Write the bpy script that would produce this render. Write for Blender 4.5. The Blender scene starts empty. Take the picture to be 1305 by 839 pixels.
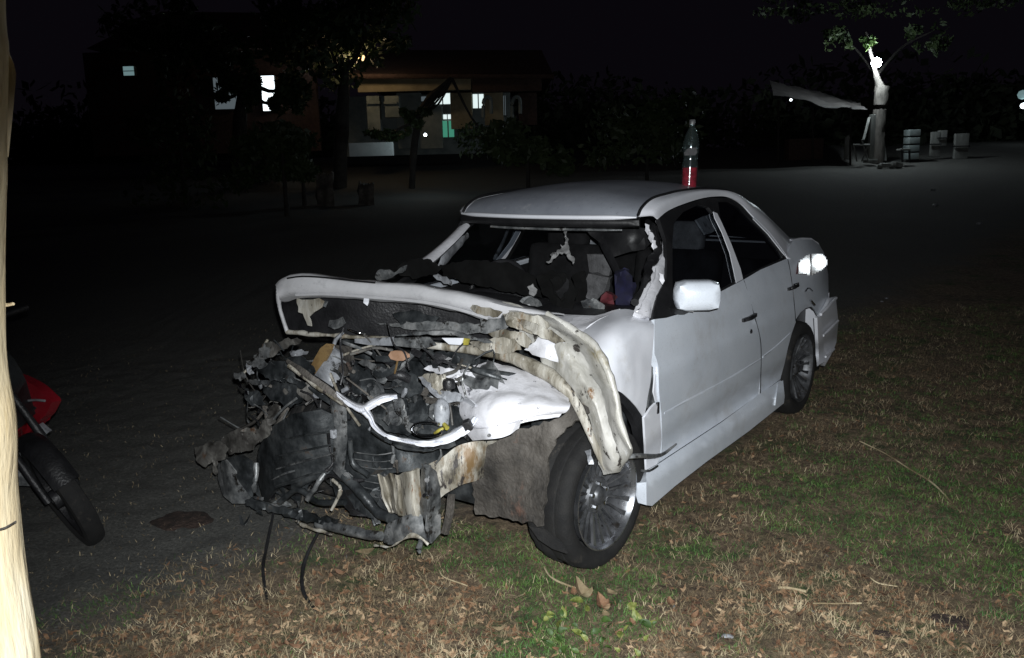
import bpy, bmesh, math, random
import numpy as np
from mathutils import Vector, noise
from mathutils.geometry import delaunay_2d_cdt
random.seed(7); rng = np.random.default_rng(7)
R_ = math.radians
S = bpy.context.scene
COL = S.collection

# ------------------------------------------------------------------ camera
FPX, CH, CPITCH, CROLL = 1102.765, 1.65, .1965, -.025
cp, sp = math.cos(CPITCH), math.sin(CPITCH)
fwd = np.array([0, cp, -sp]); r0 = np.array([1., 0, 0]); u0 = np.array([0, sp, cp])
RT = r0*math.cos(CROLL)+u0*math.sin(CROLL); UP = -r0*math.sin(CROLL)+u0*math.cos(CROLL)
CAM = np.array([0, 0, CH])
cd = bpy.data.cameras.new('camera'); cam = bpy.data.objects.new('camera', cd); COL.objects.link(cam)
from mathutils import Matrix
cam.matrix_world = Matrix(((RT[0], UP[0], -fwd[0], 0), (RT[1], UP[1], -fwd[1], 0), (RT[2], UP[2], -fwd[2], CH), (0, 0, 0, 1)))
cd.sensor_width = 36; cd.lens = 36*FPX/1305; cd.clip_end = 400; cd.clip_start = .02
S.camera = cam

# ------------------------------------------------------------------ world, lights, exposure
wd = bpy.data.worlds.new('World'); S.world = wd; wd.use_nodes = True
wd.node_tree.nodes['Background'].inputs[0].default_value = (.0024, .0019, .0031, 1)
wd.node_tree.nodes['Background'].inputs[1].default_value = 1.0
S.view_settings.view_transform = 'Standard'; S.view_settings.look = 'None'
S.view_settings.exposure = 0; S.view_settings.gamma = 1

def lamp(kind, name, loc, energy, color, **k):
    l = bpy.data.lights.new(name, kind); l.energy = energy; l.color = color
    for a, b in k.items(): setattr(l, a, b)
    o = bpy.data.objects.new(name, l); COL.objects.link(o); o.location = loc
    return o
# the phone's own flash, a hand's width above the lens
fl = lamp('SPOT', 'phone_flash', (.03, -.02, CH+.06), 840, (.955, .985, 1.0), spot_size=R_(93), spot_blend=1.0, shadow_soft_size=.012)
fl.rotation_euler = (Vector((.40, 3.0, .05))-fl.location).to_track_quat('-Z', 'Y').to_euler()

# ------------------------------------------------------------------ frames
CY, CX0, CY0 = -2.199, -.303, 3.725
cc, cs = math.cos(CY), math.sin(CY)
MC = np.array([[cc, cs, 0], [-cs, cc, 0], [0, 0, 1]])      # world -> car
CO = MC@(CAM-np.array([CX0, CY0, 0]))
def wray(px, py): return fwd+RT*(px-652.5)/FPX-UP*(py-419.5)/FPX
def P(px, py, v, ax='X'):
    d = MC@wray(px, py); i = 'XYZ'.index(ax); return CO+d*(v-CO[i])/d[i]
def W(px, py, wy):
    d = wray(px, py); return CAM+d*wy/d[1]
def T(x, y):
    t = max(0., min(1.35, (y-6)/19)); return 1.22*t**1.25
def Gd(px, py):       # on the ground, world
    d = wray(px, py); t = .5
    while t < 60:
        p = CAM+d*t
        if p[2] <= T(p[0], p[1]): return p
        t += .01
    return p
ZS = [0, .15, .30, .335, .36, .47, .62, .735, .775, .88, .97, 1.03, 1.40, 1.47, 1.6]
YS = [.80, .842, .848, .812, .806, .840, .850, .854, .843, .832, .80, .765, .565, .50, .40]
def ys(x, z):
    y = float(np.interp(z, ZS, YS))
    if x < -2.5: y -= (.035 if z < .62 else .035+.075*min(1, (z-.62)/.12))*min(1.3, (-2.5-x)/.8)**2
    return y
def PS(px, py, off=0.):
    d = MC@wray(px, py); a, b = 1.2, 9.
    lo = None; best = (9, a)
    for k in range(400):
        t = a+(b-a)*k/400; p = CO+d*t; g = p[1]-ys(p[0], p[2])-off
        if p[0] < -3.38: break
        if g < best[0]: best = (g, t)
        if g < 0: lo = t; break
    if lo is None: return CO+d*best[1]
    t0, t1 = lo-(b-a)/400, lo
    for k in range(18):
        t = (t0+t1)/2; p = CO+d*t
        if p[1]-ys(p[0], p[2])-off < 0: t1 = t
        else: t0 = t
    return CO+d*t1

# ------------------------------------------------------------------ materials
def mat(name, cols, scale=6, rough=.5, metal=0, detail=6, bump=0, bscale=None, lo=.35, hi=.65, coat=0, spots=None, rr=0, stretch=None, distort=0.):
    """cols: 2+ colours through noise; spots: (colour, scale, threshold, width)"""
    m = bpy.data.materials.new(name); m.use_nodes = True; nt = m.node_tree; N = nt.nodes; L = nt.links
    b = N['Principled BSDF']; b.inputs['Roughness'].default_value = rough; b.inputs['Metallic'].default_value = metal
    if coat: b.inputs['Coat Weight'].default_value = coat; b.inputs['Coat Roughness'].default_value = .12
    tc = N.new('ShaderNodeTexCoord'); mp = N.new('ShaderNodeMapping'); L.new(tc.outputs['Object'], mp.inputs[0])
    if stretch: mp.inputs['Scale'].default_value = stretch
    n = N.new('ShaderNodeTexNoise'); n.inputs['Scale'].default_value = scale; n.inputs['Detail'].default_value = detail
    n.inputs['Distortion'].default_value = distort
    n.inputs['Roughness'].default_value = .65
    L.new(mp.outputs[0], n.inputs['Vector'])
    r = N.new('ShaderNodeValToRGB'); L.new(n.outputs[0], r.inputs[0])
    k = len(cols); e = r.color_ramp.elements
    while len(e) < k: e.new(.5)
    for i, c in enumerate(cols):
        e[i].position = lo+(hi-lo)*i/max(1, k-1); e[i].color = (*c, 1)
    out = r.outputs[0]
    if spots:
        for sc, scl, th, wdt in spots:
            n2 = N.new('ShaderNodeTexNoise'); n2.inputs['Scale'].default_value = scl; n2.inputs['Detail'].default_value = 8; n2.inputs['Roughness'].default_value = .7
            L.new(mp.outputs[0], n2.inputs['Vector'])
            r2 = N.new('ShaderNodeMapRange'); r2.inputs[1].default_value = th; r2.inputs[2].default_value = th+wdt; L.new(n2.outputs[0], r2.inputs[0])
            mx = N.new('ShaderNodeMixRGB'); L.new(r2.outputs[0], mx.inputs[0]); L.new(out, mx.inputs[1]); mx.inputs[2].default_value = (*sc, 1); out = mx.outputs[0]
    L.new(out, b.inputs['Base Color'])
    if rr:
        m2 = N.new('ShaderNodeMapRange'); m2.inputs[3].default_value = rough-rr; m2.inputs[4].default_value = rough+rr
        L.new(n.outputs[0], m2.inputs[0]); L.new(m2.outputs[0], b.inputs['Roughness'])
    if bump:
        n3 = N.new('ShaderNodeTexNoise'); n3.inputs['Scale'].default_value = bscale or scale*3; n3.inputs['Detail'].default_value = 6
        L.new(mp.outputs[0], n3.inputs['Vector'])
        bp = N.new('ShaderNodeBump'); bp.inputs['Strength'].default_value = bump; bp.inputs['Distance'].default_value = .02
        L.new(n3.outputs[0], bp.inputs['Height']); L.new(bp.outputs[0], b.inputs['Normal'])
    return m
def emis(name, col, st):
    m = bpy.data.materials.new(name); m.use_nodes = True; b = m.node_tree.nodes['Principled BSDF']
    b.inputs['Base Color'].default_value = (*[c*.5 for c in col], 1); b.inputs['Emission Color'].default_value = (*col, 1); b.inputs['Emission Strength'].default_value = st
    return m
def glassy(name, tint, mixv, rough=.03):
    m = bpy.data.materials.new(name); m.use_nodes = True; nt = m.node_tree; N = nt.nodes; L = nt.links
    N.remove(N['Principled BSDF']); o = N['Material Output']
    t = N.new('ShaderNodeBsdfTransparent'); t.inputs[0].default_value = (*tint, 1)
    g = N.new('ShaderNodeBsdfGlossy'); g.inputs['Roughness'].default_value = rough; g.inputs[0].default_value = (.9, .95, 1, 1)
    lw = N.new('ShaderNodeLayerWeight'); lw.inputs[0].default_value = .5; pw = N.new('ShaderNodeMath'); pw.operation = 'POWER'; pw.inputs[1].default_value = 3.5; L.new(lw.outputs['Facing'], pw.inputs[0])
    fr = N.new('ShaderNodeMapRange'); fr.inputs[3].default_value = mixv; fr.inputs[4].default_value = .9; L.new(pw.outputs[0], fr.inputs[0])
    mx = N.new('ShaderNodeMixShader'); L.new(fr.outputs[0], mx.inputs[0]); L.new(t.outputs[0], mx.inputs[1]); L.new(g.outputs[0], mx.inputs[2]); L.new(mx.outputs[0], o.inputs[0])
    return m
M = {}
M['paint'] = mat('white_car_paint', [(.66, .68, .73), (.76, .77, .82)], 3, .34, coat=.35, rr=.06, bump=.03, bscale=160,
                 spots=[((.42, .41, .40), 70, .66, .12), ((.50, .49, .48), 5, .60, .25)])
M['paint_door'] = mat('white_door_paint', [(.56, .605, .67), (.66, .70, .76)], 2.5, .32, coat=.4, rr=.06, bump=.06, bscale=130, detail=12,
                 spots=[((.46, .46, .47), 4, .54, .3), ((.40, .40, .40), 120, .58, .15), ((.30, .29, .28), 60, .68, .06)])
M['scraped'] = mat('scraped_white_paint', [(.55, .55, .58), (.74, .74, .78)], 3, .42, bump=.15, bscale=28,
                 spots=[((.30, .30, .31), 5, .60, .22), ((.13, .13, .145), 11, .655, .03), ((.35, .34, .33), 40, .64, .06)], stretch=(1, 1, 1.6))
M['scrapedwing'] = mat('torn_white_wing_paint', [(.55, .55, .58), (.76, .76, .80)], 3, .40, bump=.15, bscale=28, detail=12,
                 spots=[((.36, .36, .38), 3.5, .56, .14), ((.16, .16, .18), 6, .615, .025), ((.30, .27, .23), 30, .63, .06)], stretch=(1, 1, 2.0))
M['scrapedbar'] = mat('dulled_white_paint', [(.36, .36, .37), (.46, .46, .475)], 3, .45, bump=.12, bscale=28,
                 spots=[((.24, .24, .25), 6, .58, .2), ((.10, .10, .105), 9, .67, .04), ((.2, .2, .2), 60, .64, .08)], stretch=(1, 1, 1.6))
M['bare'] = mat('cream_primer_metal', [(.04, .035, .028), (.13, .115, .085), (.30, .28, .235), (.46, .445, .40)], 7, .5, metal=.1, bump=.12, bscale=60, rr=.15, lo=.30, hi=.62, detail=12,
                 spots=[((.16, .10, .045), 5, .56, .10), ((.035, .030, .028), 13, .575, .04), ((.14, .05, .02), 21, .64, .04), ((.60, .59, .57), 16, .655, .03)], stretch=(1.6, 1.6, .55), distort=.6)
M['wing'] = mat('chipped_cream_wing_paint', [(.20, .19, .165), (.40, .39, .355), (.54, .53, .50)], 5, .42, metal=.1, bump=.10, bscale=50, rr=.12, lo=.30, hi=.60, detail=12,
                 spots=[((.19, .155, .065), 4, .575, .12), ((.16, .085, .035), 7, .62, .07), ((.045, .04, .036), 12, .60, .03), ((.68, .68, .67), 9, .66, .03)], stretch=(1.4, 1.4, .9), distort=.5)
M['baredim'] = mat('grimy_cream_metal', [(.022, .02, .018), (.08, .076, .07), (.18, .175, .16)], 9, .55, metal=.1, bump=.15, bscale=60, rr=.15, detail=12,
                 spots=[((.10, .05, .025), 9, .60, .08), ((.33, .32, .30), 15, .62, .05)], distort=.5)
M['roofpaint'] = mat('dimmed_dusty_roof_paint', [(.21, .225, .26), (.30, .32, .36)], 3, .5, coat=.2, bump=.05, bscale=160, detail=10,
                 spots=[((.12, .125, .14), 60, .60, .1), ((.30, .31, .34), 11, .6, .1)])  # weak grazing light put into the darker base colour; speckles are dust
M['grime'] = mat('oily_dark_metal', [(.010, .012, .013), (.034, .038, .041), (.085, .092, .095)], 9, .42, metal=.3, bump=.12, bscale=60, rr=.2, detail=12,
                 spots=[((.15, .14, .13), 16, .66, .05), ((.065, .035, .018), 9, .62, .08)])
M['greymetal'] = mat('scratched_grey_metal', [(.045, .048, .052), (.15, .157, .16), (.33, .335, .335)], 12, .42, metal=.4, bump=.12, bscale=70, rr=.2,
                 spots=[((.02, .018, .016), 14, .56, .06), ((.12, .06, .03), 8, .64, .06)])
M['black'] = mat('black_plastic', [(.008, .008, .009), (.022, .022, .024)], 8, .45, bump=.2, bscale=90)
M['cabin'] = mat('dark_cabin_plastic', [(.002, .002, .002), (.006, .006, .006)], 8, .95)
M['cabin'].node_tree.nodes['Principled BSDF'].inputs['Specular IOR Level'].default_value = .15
M['wallwhite'] = mat('whitewashed_wall', [(.55, .62, .62), (.75, .8, .8)], 3, .9)
M['trim'] = mat('black_window_trim', [(.006, .006, .007), (.014, .014, .015)], 8, .5, bump=.1, bscale=40)
M['rubber'] = mat('tyre_rubber', [(.005, .005, .0055), (.012, .0115, .011)], 20, .85, bump=.25, bscale=160, spots=[((.055, .047, .038), 9, .60, .12)])
M['rim'] = mat('alloy_rim', [(.25, .26, .28), (.5, .51, .54)], 12, .28, metal=.9, rr=.1, spots=[((.06, .05, .045), 20, .58, .1)])
M['rimdark'] = mat('dull_alloy', [(.05, .052, .056), (.16, .165, .175)], 14, .45, metal=.6, spots=[((.04, .035, .03), 20, .55, .1)])
M['mud'] = mat('muddy_liner', [(.020, .018, .016), (.065, .058, .050), (.14, .128, .115)], 3.5, .8, bump=.5, bscale=60,
                 spots=[((.16, .085, .06), 5, .58, .15), ((.03, .026, .022), 8, .60, .08)])
M['whiteplastic'] = mat('white_plastic', [(.12, .125, .135), (.34, .355, .38)], 9, .4, bump=.15, spots=[((.05, .05, .05), 14, .54, .08)])
M['wood'] = mat('amber_plastic', [(.11, .065, .025), (.24, .16, .07)], 12, .5, spots=[((.08, .05, .03), 12, .58, .1)])
M['peach'] = mat('peach_plastic', [(.26, .15, .09), (.40, .25, .17)], 12, .5)
M['yellow'] = mat('yellow_plastic', [(.16, .14, .02), (.32, .28, .05)], 12, .5)
M['fabric'] = mat('dark_seat_fabric', [(.005, .005, .0055), (.012, .012, .013)], 12, .95, bump=.2, bscale=200)
M['fabric'].node_tree.nodes['Principled BSDF'].inputs['Specular IOR Level'].default_value = .2
M['greyfabric'] = mat('grey_seat_fabric', [(.06, .06, .063), (.13, .13, .135)], 14, .9, bump=.3, bscale=120, spots=[((.04, .04, .04), 10, .58, .1)])
M['redcloth'] = mat('red_cloth', [(.03, .002, .004), (.11, .006, .013)], 14, .8)
M['bluecloth'] = mat('blue_cloth', [(.004, .004, .014), (.008, .008, .040)], 14, .8)
M['airbag'] = mat('torn_white_fabric', [(.14, .14, .14), (.36, .36, .36)], 20, .8, spots=[((.06, .06, .06), 20, .56, .05)])
M['glass'] = glassy('tinted_glass', (.50, .53, .56), .05)
M['rearglass'] = glassy('dark_rear_glass', (.12, .13, .14), .05)
M['clear'] = glassy('clear_plastic', (.80, .90, .90), .10, .12)
_n = M['clear'].node_tree; _d = _n.nodes.new('ShaderNodeBsdfDiffuse'); _d.inputs[0].default_value = (.55, .68, .66, 1); _m = _n.nodes.new('ShaderNodeMixShader'); _m.inputs[0].default_value = .02
_o = _n.nodes['Material Output']; _s = _o.inputs[0].links[0].from_socket; _n.links.new(_s, _m.inputs[1]); _n.links.new(_d.outputs[0], _m.inputs[2]); _n.links.new(_m.outputs[0], _o.inputs[0])
M['liquid'] = mat('red_liquid', [(.16, .002, .008), (.50, .012, .04)], 30, .12, coat=1)
M['lens'] = mat('silvered_tail_lens', [(.55, .60, .62), (.95, .97, .98)], 60, .24, metal=1.0, bump=.03, bscale=90)
M['lensred'] = mat('dark_tail_lens', [(.05, .01, .01), (.10, .02, .02)], 30, .15, coat=1)
M['red'] = mat('red_fairing', [(.22, .008, .015), (.30, .015, .025)], 6, .25, coat=.6)
M['chrome'] = mat('chrome', [(.45, .46, .48), (.7, .71, .73)], 12, .2, metal=1.0)
M['post'] = mat('cream_peeling_wood', [(.42, .31, .16), (.62, .50, .31), (.70, .60, .41), (.76, .70, .55)], 6, .65, bump=.5, bscale=30, stretch=(1, 1, .22), detail=12,
                 spots=[((.40, .30, .14), 9, .60, .12)])
M['leaf'] = mat('green_leaf', [(0.018, 0.042, 0.007), (0.042, 0.084, 0.015), (0.072, 0.114, 0.024)], 2.5, .6)
M['leafdark'] = mat('dark_leaf', [(.02, .035, .012), (.05, .075, .025)], 2.5, .6)
M['darkbark'] = mat('dark_bark', [(.015, .013, .012), (.04, .035, .03)], 7, .9, bump=.6)
M['bark'] = mat('pale_bark', [(.10, .09, .08), (.22, .20, .18)], 7, .85, bump=.6, bscale=25, stretch=(1, 1, .3), spots=[((.04, .035, .03), 9, .58, .1)])
M['blade'] = mat('grass_blade', [(.020, .055, .012), (.050, .125, .022), (.115, .185, .040)], 5, .7)
M['straw'] = mat('dry_straw', [(.10, .068, .036), (.24, .185, .105), (.50, .42, .27)], 5, .8)
M['litter'] = mat('dry_leaf', [(.07, .032, .018), (.21, .115, .06), (.50, .37, .23)], 9, .75, bump=.3, bscale=90)
M['broadleaf'] = mat('yellow_green_leaf', [(.07, .09, .015), (.15, .18, .04), (.24, .25, .08)], 45, .55, bump=.3, bscale=60, spots=[((.14, .10, .04), 50, .60, .08)])

# ------------------------------------------------------------------ mesh helpers
EYE = CO; OFF = np.zeros(3)
def link(name, me, m=None, parent=None, smooth=True):
    o = bpy.data.objects.new(name, me); COL.objects.link(o)
    if m is not None: me.materials.append(M[m] if isinstance(m, str) else m)
    if parent is not None: o.parent = parent
    if smooth and len(me.polygons): me.polygons.foreach_set('use_smooth', [True]*len(me.polygons))
    return o
def mesh(name, vs, fs, m, parent=None, smooth=True, sharp=None):
    me = bpy.data.meshes.new(name); me.from_pydata([(float(v[0]-OFF[0]), float(v[1]-OFF[1]), float(v[2]-OFF[2])) for v in vs], [], [tuple(f) for f in fs]); me.update()
    o = link(name, me, m, parent, smooth)
    if smooth and sharp is not False: me.set_sharp_from_angle(angle=R_(sharp or 40))
    return o
def tag(o, label, cat, group=None, kind=None):
    if label: o['label'] = label
    if cat: o['category'] = cat
    if group: o['group'] = group
    if kind: o['kind'] = kind
    return o
def empty(name, loc=(0, 0, 0), rz=0):
    o = bpy.data.objects.new(name, None); COL.objects.link(o); o.location = loc; o.rotation_euler = (0, 0, rz); o.empty_display_size = .1
    return o
def vnoise(p, s, seed=0): return noise.noise(Vector((p[0]*s+seed*7.1, p[1]*s-seed*3.3, p[2]*s+seed)))
def thicken(vs, fs, th):
    """shell of thickness th behind an open surface"""
    me = bpy.data.meshes.new('tmp'); me.from_pydata([tuple(map(float, v)) for v in vs], [], fs); me.update()
    ns = [np.array(v.normal) for v in me.vertices]; n = len(vs)
    cnt = {}
    for f in fs:
        for i in range(len(f)):
            a, b = f[i], f[(i+1) % len(f)]; cnt[(a, b)] = 1
    bpy.data.meshes.remove(me)
    vv = list(vs)+[np.array(vs[i])-ns[i]*th for i in range(n)]
    ff = [tuple(f) for f in fs]+[tuple(i+n for i in reversed(f)) for f in fs]
    for (a, b) in cnt:
        if (b, a) not in cnt: ff.append((b, a, a+n, b+n))
    return vv, ff
def face_to(vs, fs, eye):
    s = 0
    for f in fs:
        a, b, c = (np.array(vs[f[i]]) for i in range(3))
        s += np.dot(np.cross(b-a, c-a), eye-a)
    return fs if s > 0 else [tuple(reversed(f)) for f in fs]
def cr(A, sub):
    """catmull-rom along axis 0"""
    A = np.asarray(A, float); n = len(A); out = []
    for i in range(n-1):
        p0 = A[i-1] if i > 0 else 2*A[0]-A[1]; p1, p2 = A[i], A[i+1]; p3 = A[i+2] if i+2 < n else 2*A[-1]-A[-2]
        for k in range(sub):
            t = k/sub; out.append(.5*((2*p1)+(-p0+p2)*t+(2*p0-5*p1+4*p2-p3)*t*t+(-p0+3*p1-3*p2+p3)*t**3))
    out.append(A[-1]); return np.array(out)
def sheet(name, rows, m, parent, sub=4, crumple=0, cs=9, th=.004, seed=0, jag=0, eye=None, sharp=50, folds=None):
    G = cr(rows, sub); G = cr(G.transpose(1, 0, 2), sub).transpose(1, 0, 2)
    h, w = G.shape[:2]
    if crumple:
        dv = np.gradient(G, axis=0); du = np.gradient(G, axis=1); nn = np.cross(du, dv); nn /= np.linalg.norm(nn, axis=2, keepdims=True)+1e-9
        for i in range(h):
            for j in range(w):
                p = G[i, j]; a = vnoise(p, cs, seed); b = 1-2*abs(vnoise(p, cs*2.1, seed+3))
                G[i, j] = p+nn[i, j]*crumple*(a*1.2+b*.5-.2)
    if folds:      # creases that run along the sheet: (amplitude, number, axis across which they repeat)
        am, nf, axf = folds; dv = np.gradient(G, axis=0); du = np.gradient(G, axis=1); nn = np.cross(du, dv); nn /= np.linalg.norm(nn, axis=2, keepdims=True)+1e-9
        for i in range(h):
            for j in range(w):
                u, v = (j/(w-1), i/(h-1)) if axf == 0 else (i/(h-1), j/(w-1))
                q = nf*(u+.10*noise.noise(Vector((v*2.5, seed*3.1, u*2))))+seed*.37; fr_ = q-math.floor(q)
                G[i, j] = G[i, j]+nn[i, j]*am*((2*abs(fr_-.5))**1.5-.4)*(.5+.8*noise.noise(Vector((v*3, math.floor(q)*5.3, seed)))+.3)
    if jag:
        for j in range(w): G[0, j] += (G[0, j]-G[1, j])*random.uniform(-.6, jag*3); G[-1, j] += (G[-1, j]-G[-2, j])*random.uniform(-.6, jag*3)
    vs = list(G.reshape(-1, 3)); fs = [(i*w+j, i*w+j+1, (i+1)*w+j+1, (i+1)*w+j) for i in range(h-1) for j in range(w-1)]
    fs = face_to(vs, fs, EYE if eye is None else eye)
    if th: vs, fs = thicken(vs, fs, th)
    return mesh(name, vs, fs, m, parent, sharp=sharp)
def cdt(outline, step, jag=0, seed=1):
    rnd = random.Random(seed); o2 = []
    n = len(outline)
    for i in range(n):
        a = np.array(outline[i][:2], float); b = np.array(outline[(i+1) % n][:2], float); L = np.linalg.norm(b-a); k = max(1, int(L/step))
        for q in range(k):
            p = a+(b-a)*q/k
            if q and jag: p = p+np.array([-(b-a)[1], (b-a)[0]])/L*rnd.uniform(-jag, jag)
            o2.append(Vector(p))
    xs = [p.x for p in o2]; yy = [p.y for p in o2]; pts = list(o2)
    x = min(xs)+step/2
    def inside(x, y):
        c = False; j = len(o2)-1
        for i in range(len(o2)):
            if (o2[i].y > y) != (o2[j].y > y) and x < (o2[j].x-o2[i].x)*(y-o2[i].y)/(o2[j].y-o2[i].y)+o2[i].x: c = not c
            j = i
        return c
    while x < max(xs):
        y = min(yy)+step/2
        while y < max(yy):
            jx, jy = x+rnd.uniform(-.15, .15)*step, y+rnd.uniform(-.15, .15)*step
            if inside(jx, jy) and min((jx-p.x)**2+(jy-p.y)**2 for p in o2) > (step*.45)**2: pts.append(Vector((jx, jy)))
            y += step
        x += step
    r = delaunay_2d_cdt(pts, [], [list(range(len(o2)))], 1, 1e-5)
    return [(v.x, v.y) for v in r[0]], [tuple(f) for f in r[2]]
def pxpoly(name, outline, fn, m, parent, step=7, th=.006, mirror=False, crumple=0, cs=9, jag=0, seed=1, sharp=40, name2=None):
    v2, fs = cdt(outline, step, jag, seed)
    vs = [np.array(fn(x, y), float) for x, y in v2]
    fs = face_to(vs, fs, EYE)
    if crumple:
        for i, p in enumerate(vs):
            d = (EYE-p); d /= np.linalg.norm(d)
            vs[i] = p+d*crumple*(vnoise(p, cs, seed)*1.2+(1-2*abs(vnoise(p, cs*2.1, seed+5)))*.6)
    v3, f3 = thicken(vs, fs, th) if th else (vs, fs)
    o = mesh(name, v3, f3, m, parent, sharp=sharp)
    if mirror:
        mesh(name2 or name, [(p[0], -p[1], p[2]) for p in v3], [tuple(reversed(f)) for f in f3], m, parent, sharp=sharp)
    return o
def idw(anch, ax='X'):
    """depth plane value blended between anchors (px, py, value)"""
    A = [(a[0], a[1], a[2]) for a in anch]
    def fn(x, y):
        s = w = 0
        for a in A:
            q = 1/((x-a[0])**2+(y-a[1])**2+25); s += q*a[2]; w += q
        return P(x, y, s/w, ax)
    return fn
def tube(name, pts, rad, m, parent, n=8, sub=5, flat=1., crumple=0, seed=0, caps=True, up=(0, 0, 1)):
    """rad scalar or list per point; flat squashes the section"""
    pts = np.array(pts, float); rad = np.array([rad]*len(pts) if np.isscalar(rad) else rad, float)
    A = cr(np.hstack([pts, rad[:, None]]), sub) if sub > 1 else np.hstack([pts, rad[:, None]])
    vs = []; fs = []; k = len(A)
    for i in range(k):
        t = A[min(i+1, k-1), :3]-A[max(i-1, 0), :3]; t /= np.linalg.norm(t)+1e-9
        u = np.array(up, float); u = u-t*np.dot(u, t)
        if np.linalg.norm(u) < .05: u = np.array([1., .1, 0])-t*np.dot([1., .1, 0], t)
        u /= np.linalg.norm(u); s = np.cross(t, u)
        for j in range(n):
            a = 2*math.pi*j/n; r = abs(A[i, 3]); p = A[i, :3]+(u*math.cos(a)+s*math.sin(a)*flat)*r
            if crumple: p = p+(p-A[i, :3])/(r+1e-6)*crumple*vnoise(p, 25, seed)
            vs.append(p)
    for i in range(k-1):
        for j in range(n):
            a, b = i*n+j, i*n+(j+1) % n; fs.append((a, b, b+n, a+n))
    if caps: fs.append(tuple(reversed(range(n)))); fs.append(tuple(range((k-1)*n, k*n)))
    return mesh(name, vs, fs, m, parent, sharp=60)
def lathe_data(prof, n, cen=(0, 0, 0), ax=1):
    """prof: list (axial, radius); axis ax"""
    vs = []; fs = []
    for a, r in prof:
        for j in range(n):
            t = 2*math.pi*j/n; c, s = math.cos(t)*r, math.sin(t)*r
            p = {1: (c, a, s), 2: (c, s, a), 0: (a, c, s)}[ax]; vs.append((p[0]+cen[0], p[1]+cen[1], p[2]+cen[2]))
    for i in range(len(prof)-1):
        for j in range(n):
            a, b = i*n+j, i*n+(j+1) % n; fs.append((a, b, b+n, a+n))
    return vs, fs
def box_data(c, s, bev=0, rot=None):
    bm = bmesh.new(); bmesh.ops.create_cube(bm, size=1)
    for v in bm.verts: v.co = Vector((v.co.x*s[0], v.co.y*s[1], v.co.z*s[2]))
    if bev: bmesh.ops.bevel(bm, geom=bm.edges[:], offset=bev, segments=2, affect='EDGES', profile=.6)
    if rot: 
        from mathutils import Euler
        e = Euler(rot).to_matrix()
        for v in bm.verts: v.co = e@v.co
    vs = [np.array(v.co)+np.array(c) for v in bm.verts]; bm.verts.index_update()
    fs = [tuple(v.index for v in f.verts) for f in bm.faces]; bm.free(); return vs, fs
def box(name, c, s, m, parent=None, bev=.004, rot=None, sharp=30):
    vs, fs = box_data(c, s, bev, rot); return mesh(name, vs, fs, m, parent, sharp=sharp)
# ================================================================== THE CRASHED CAR (car frame: +X ahead, +Y its left side, Z up)
car = empty('crashed_sedan', (CX0, CY0, 0), CY)
tag(car, 'white four-door sedan with its whole front end smashed in and windscreen gone, parked on grass', 'car')
def A(px, py, X): return P(px, py, X, 'X')
def Ay(px, py, Y): return P(px, py, Y, 'Y')
# ---- painted side panels
sk = lambda off=0.: (lambda x, y: PS(x, y, off))
door_f = [(834, 407), (834, 430), (834, 451), (837, 459), (839, 468), (840, 500), (843, 528), (844, 560), (842, 588), (920, 537), (966, 504), (969, 480), (970, 455), (968.5, 430), (960.5, 398), (948, 356.3), (938, 361.5), (922, 370), (880, 392), (853, 403.5)]
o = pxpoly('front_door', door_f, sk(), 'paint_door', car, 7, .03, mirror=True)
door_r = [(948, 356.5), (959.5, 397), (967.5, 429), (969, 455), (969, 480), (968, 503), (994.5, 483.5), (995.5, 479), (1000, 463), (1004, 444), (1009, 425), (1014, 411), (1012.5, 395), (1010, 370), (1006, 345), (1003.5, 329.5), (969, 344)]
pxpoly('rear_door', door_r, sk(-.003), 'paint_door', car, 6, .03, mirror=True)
# inner door skins close the body when seen through the windows
qrt = [(1000, 331), (1002, 345), (1006, 370), (1009, 395), (1013, 409), (1020, 398.5), (1027, 393), (1034, 391), (1040, 396), (1044, 404), (1056, 384), (1055.5, 350), (1050, 322), (1044, 312), (1036, 306), (1022, 305), (1010, 307)]
tube('door_gap', [PS(948, 357.5, .001), PS(960, 398, .001), PS(968.5, 430, .001), PS(970, 455, .001), PS(969, 502, .001)], .0025, 'trim', car, 5, 3)
pxpoly('rear_quarter_panel', qrt, sk(-.008), 'paint_door', car, 5, .012, mirror=True)
tube('door_gap', [PS(1004, 331, .0), PS(1007, 345, .0), PS(1010.5, 370, .0), PS(1013, 395, .0), PS(1014, 409, 0)], .0022, 'trim', car, 5, 3)
pxpoly('door_lining', door_f, sk(-.06), 'fabric', car, 9, .01, mirror=True)
pxpoly('door_lining', door_r, sk(-.06), 'fabric', car, 9, .01, mirror=True)
pxpoly('side_skirt', [(823.5, 600), (838, 592), (920, 538), (967, 503), (994, 485), (996, 486), (999, 514), (954, 550), (900, 589), (860, 620), (831, 645), (824, 644)], sk(.022), 'paint_door', car, 7, .05, mirror=True)
pxpoly('skirt_end_cap', [(992, 487), (998, 485), (1000, 505), (999, 514), (988, 517)], sk(.03), 'paint_door', car, 5, .02)
pxpoly('lower_fender_panel', [(821, 533), (830, 520), (836, 514), (841, 527), (843, 560), (841, 583), (837, 592), (824, 599), (823, 570)], sk(.003), 'paint', car, 6, .01, mirror=True, crumple=.004)
pxpoly('hinge_gap', [(834, 452), (839, 470), (840, 500), (842, 527), (835, 516), (829, 524), (826, 520), (830, 485)], sk(-.025), 'greymetal', car, 6, .01, mirror=True)
pxpoly('hinge_bracket', [(836, 466), (839, 466), (840.5, 510), (836, 512), (833, 500)], sk(-.01), 'paint', car, 4, .006)
box('door_check_strap', PS(838, 520), (.02, .012, .05), 'black', car, .004)
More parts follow.
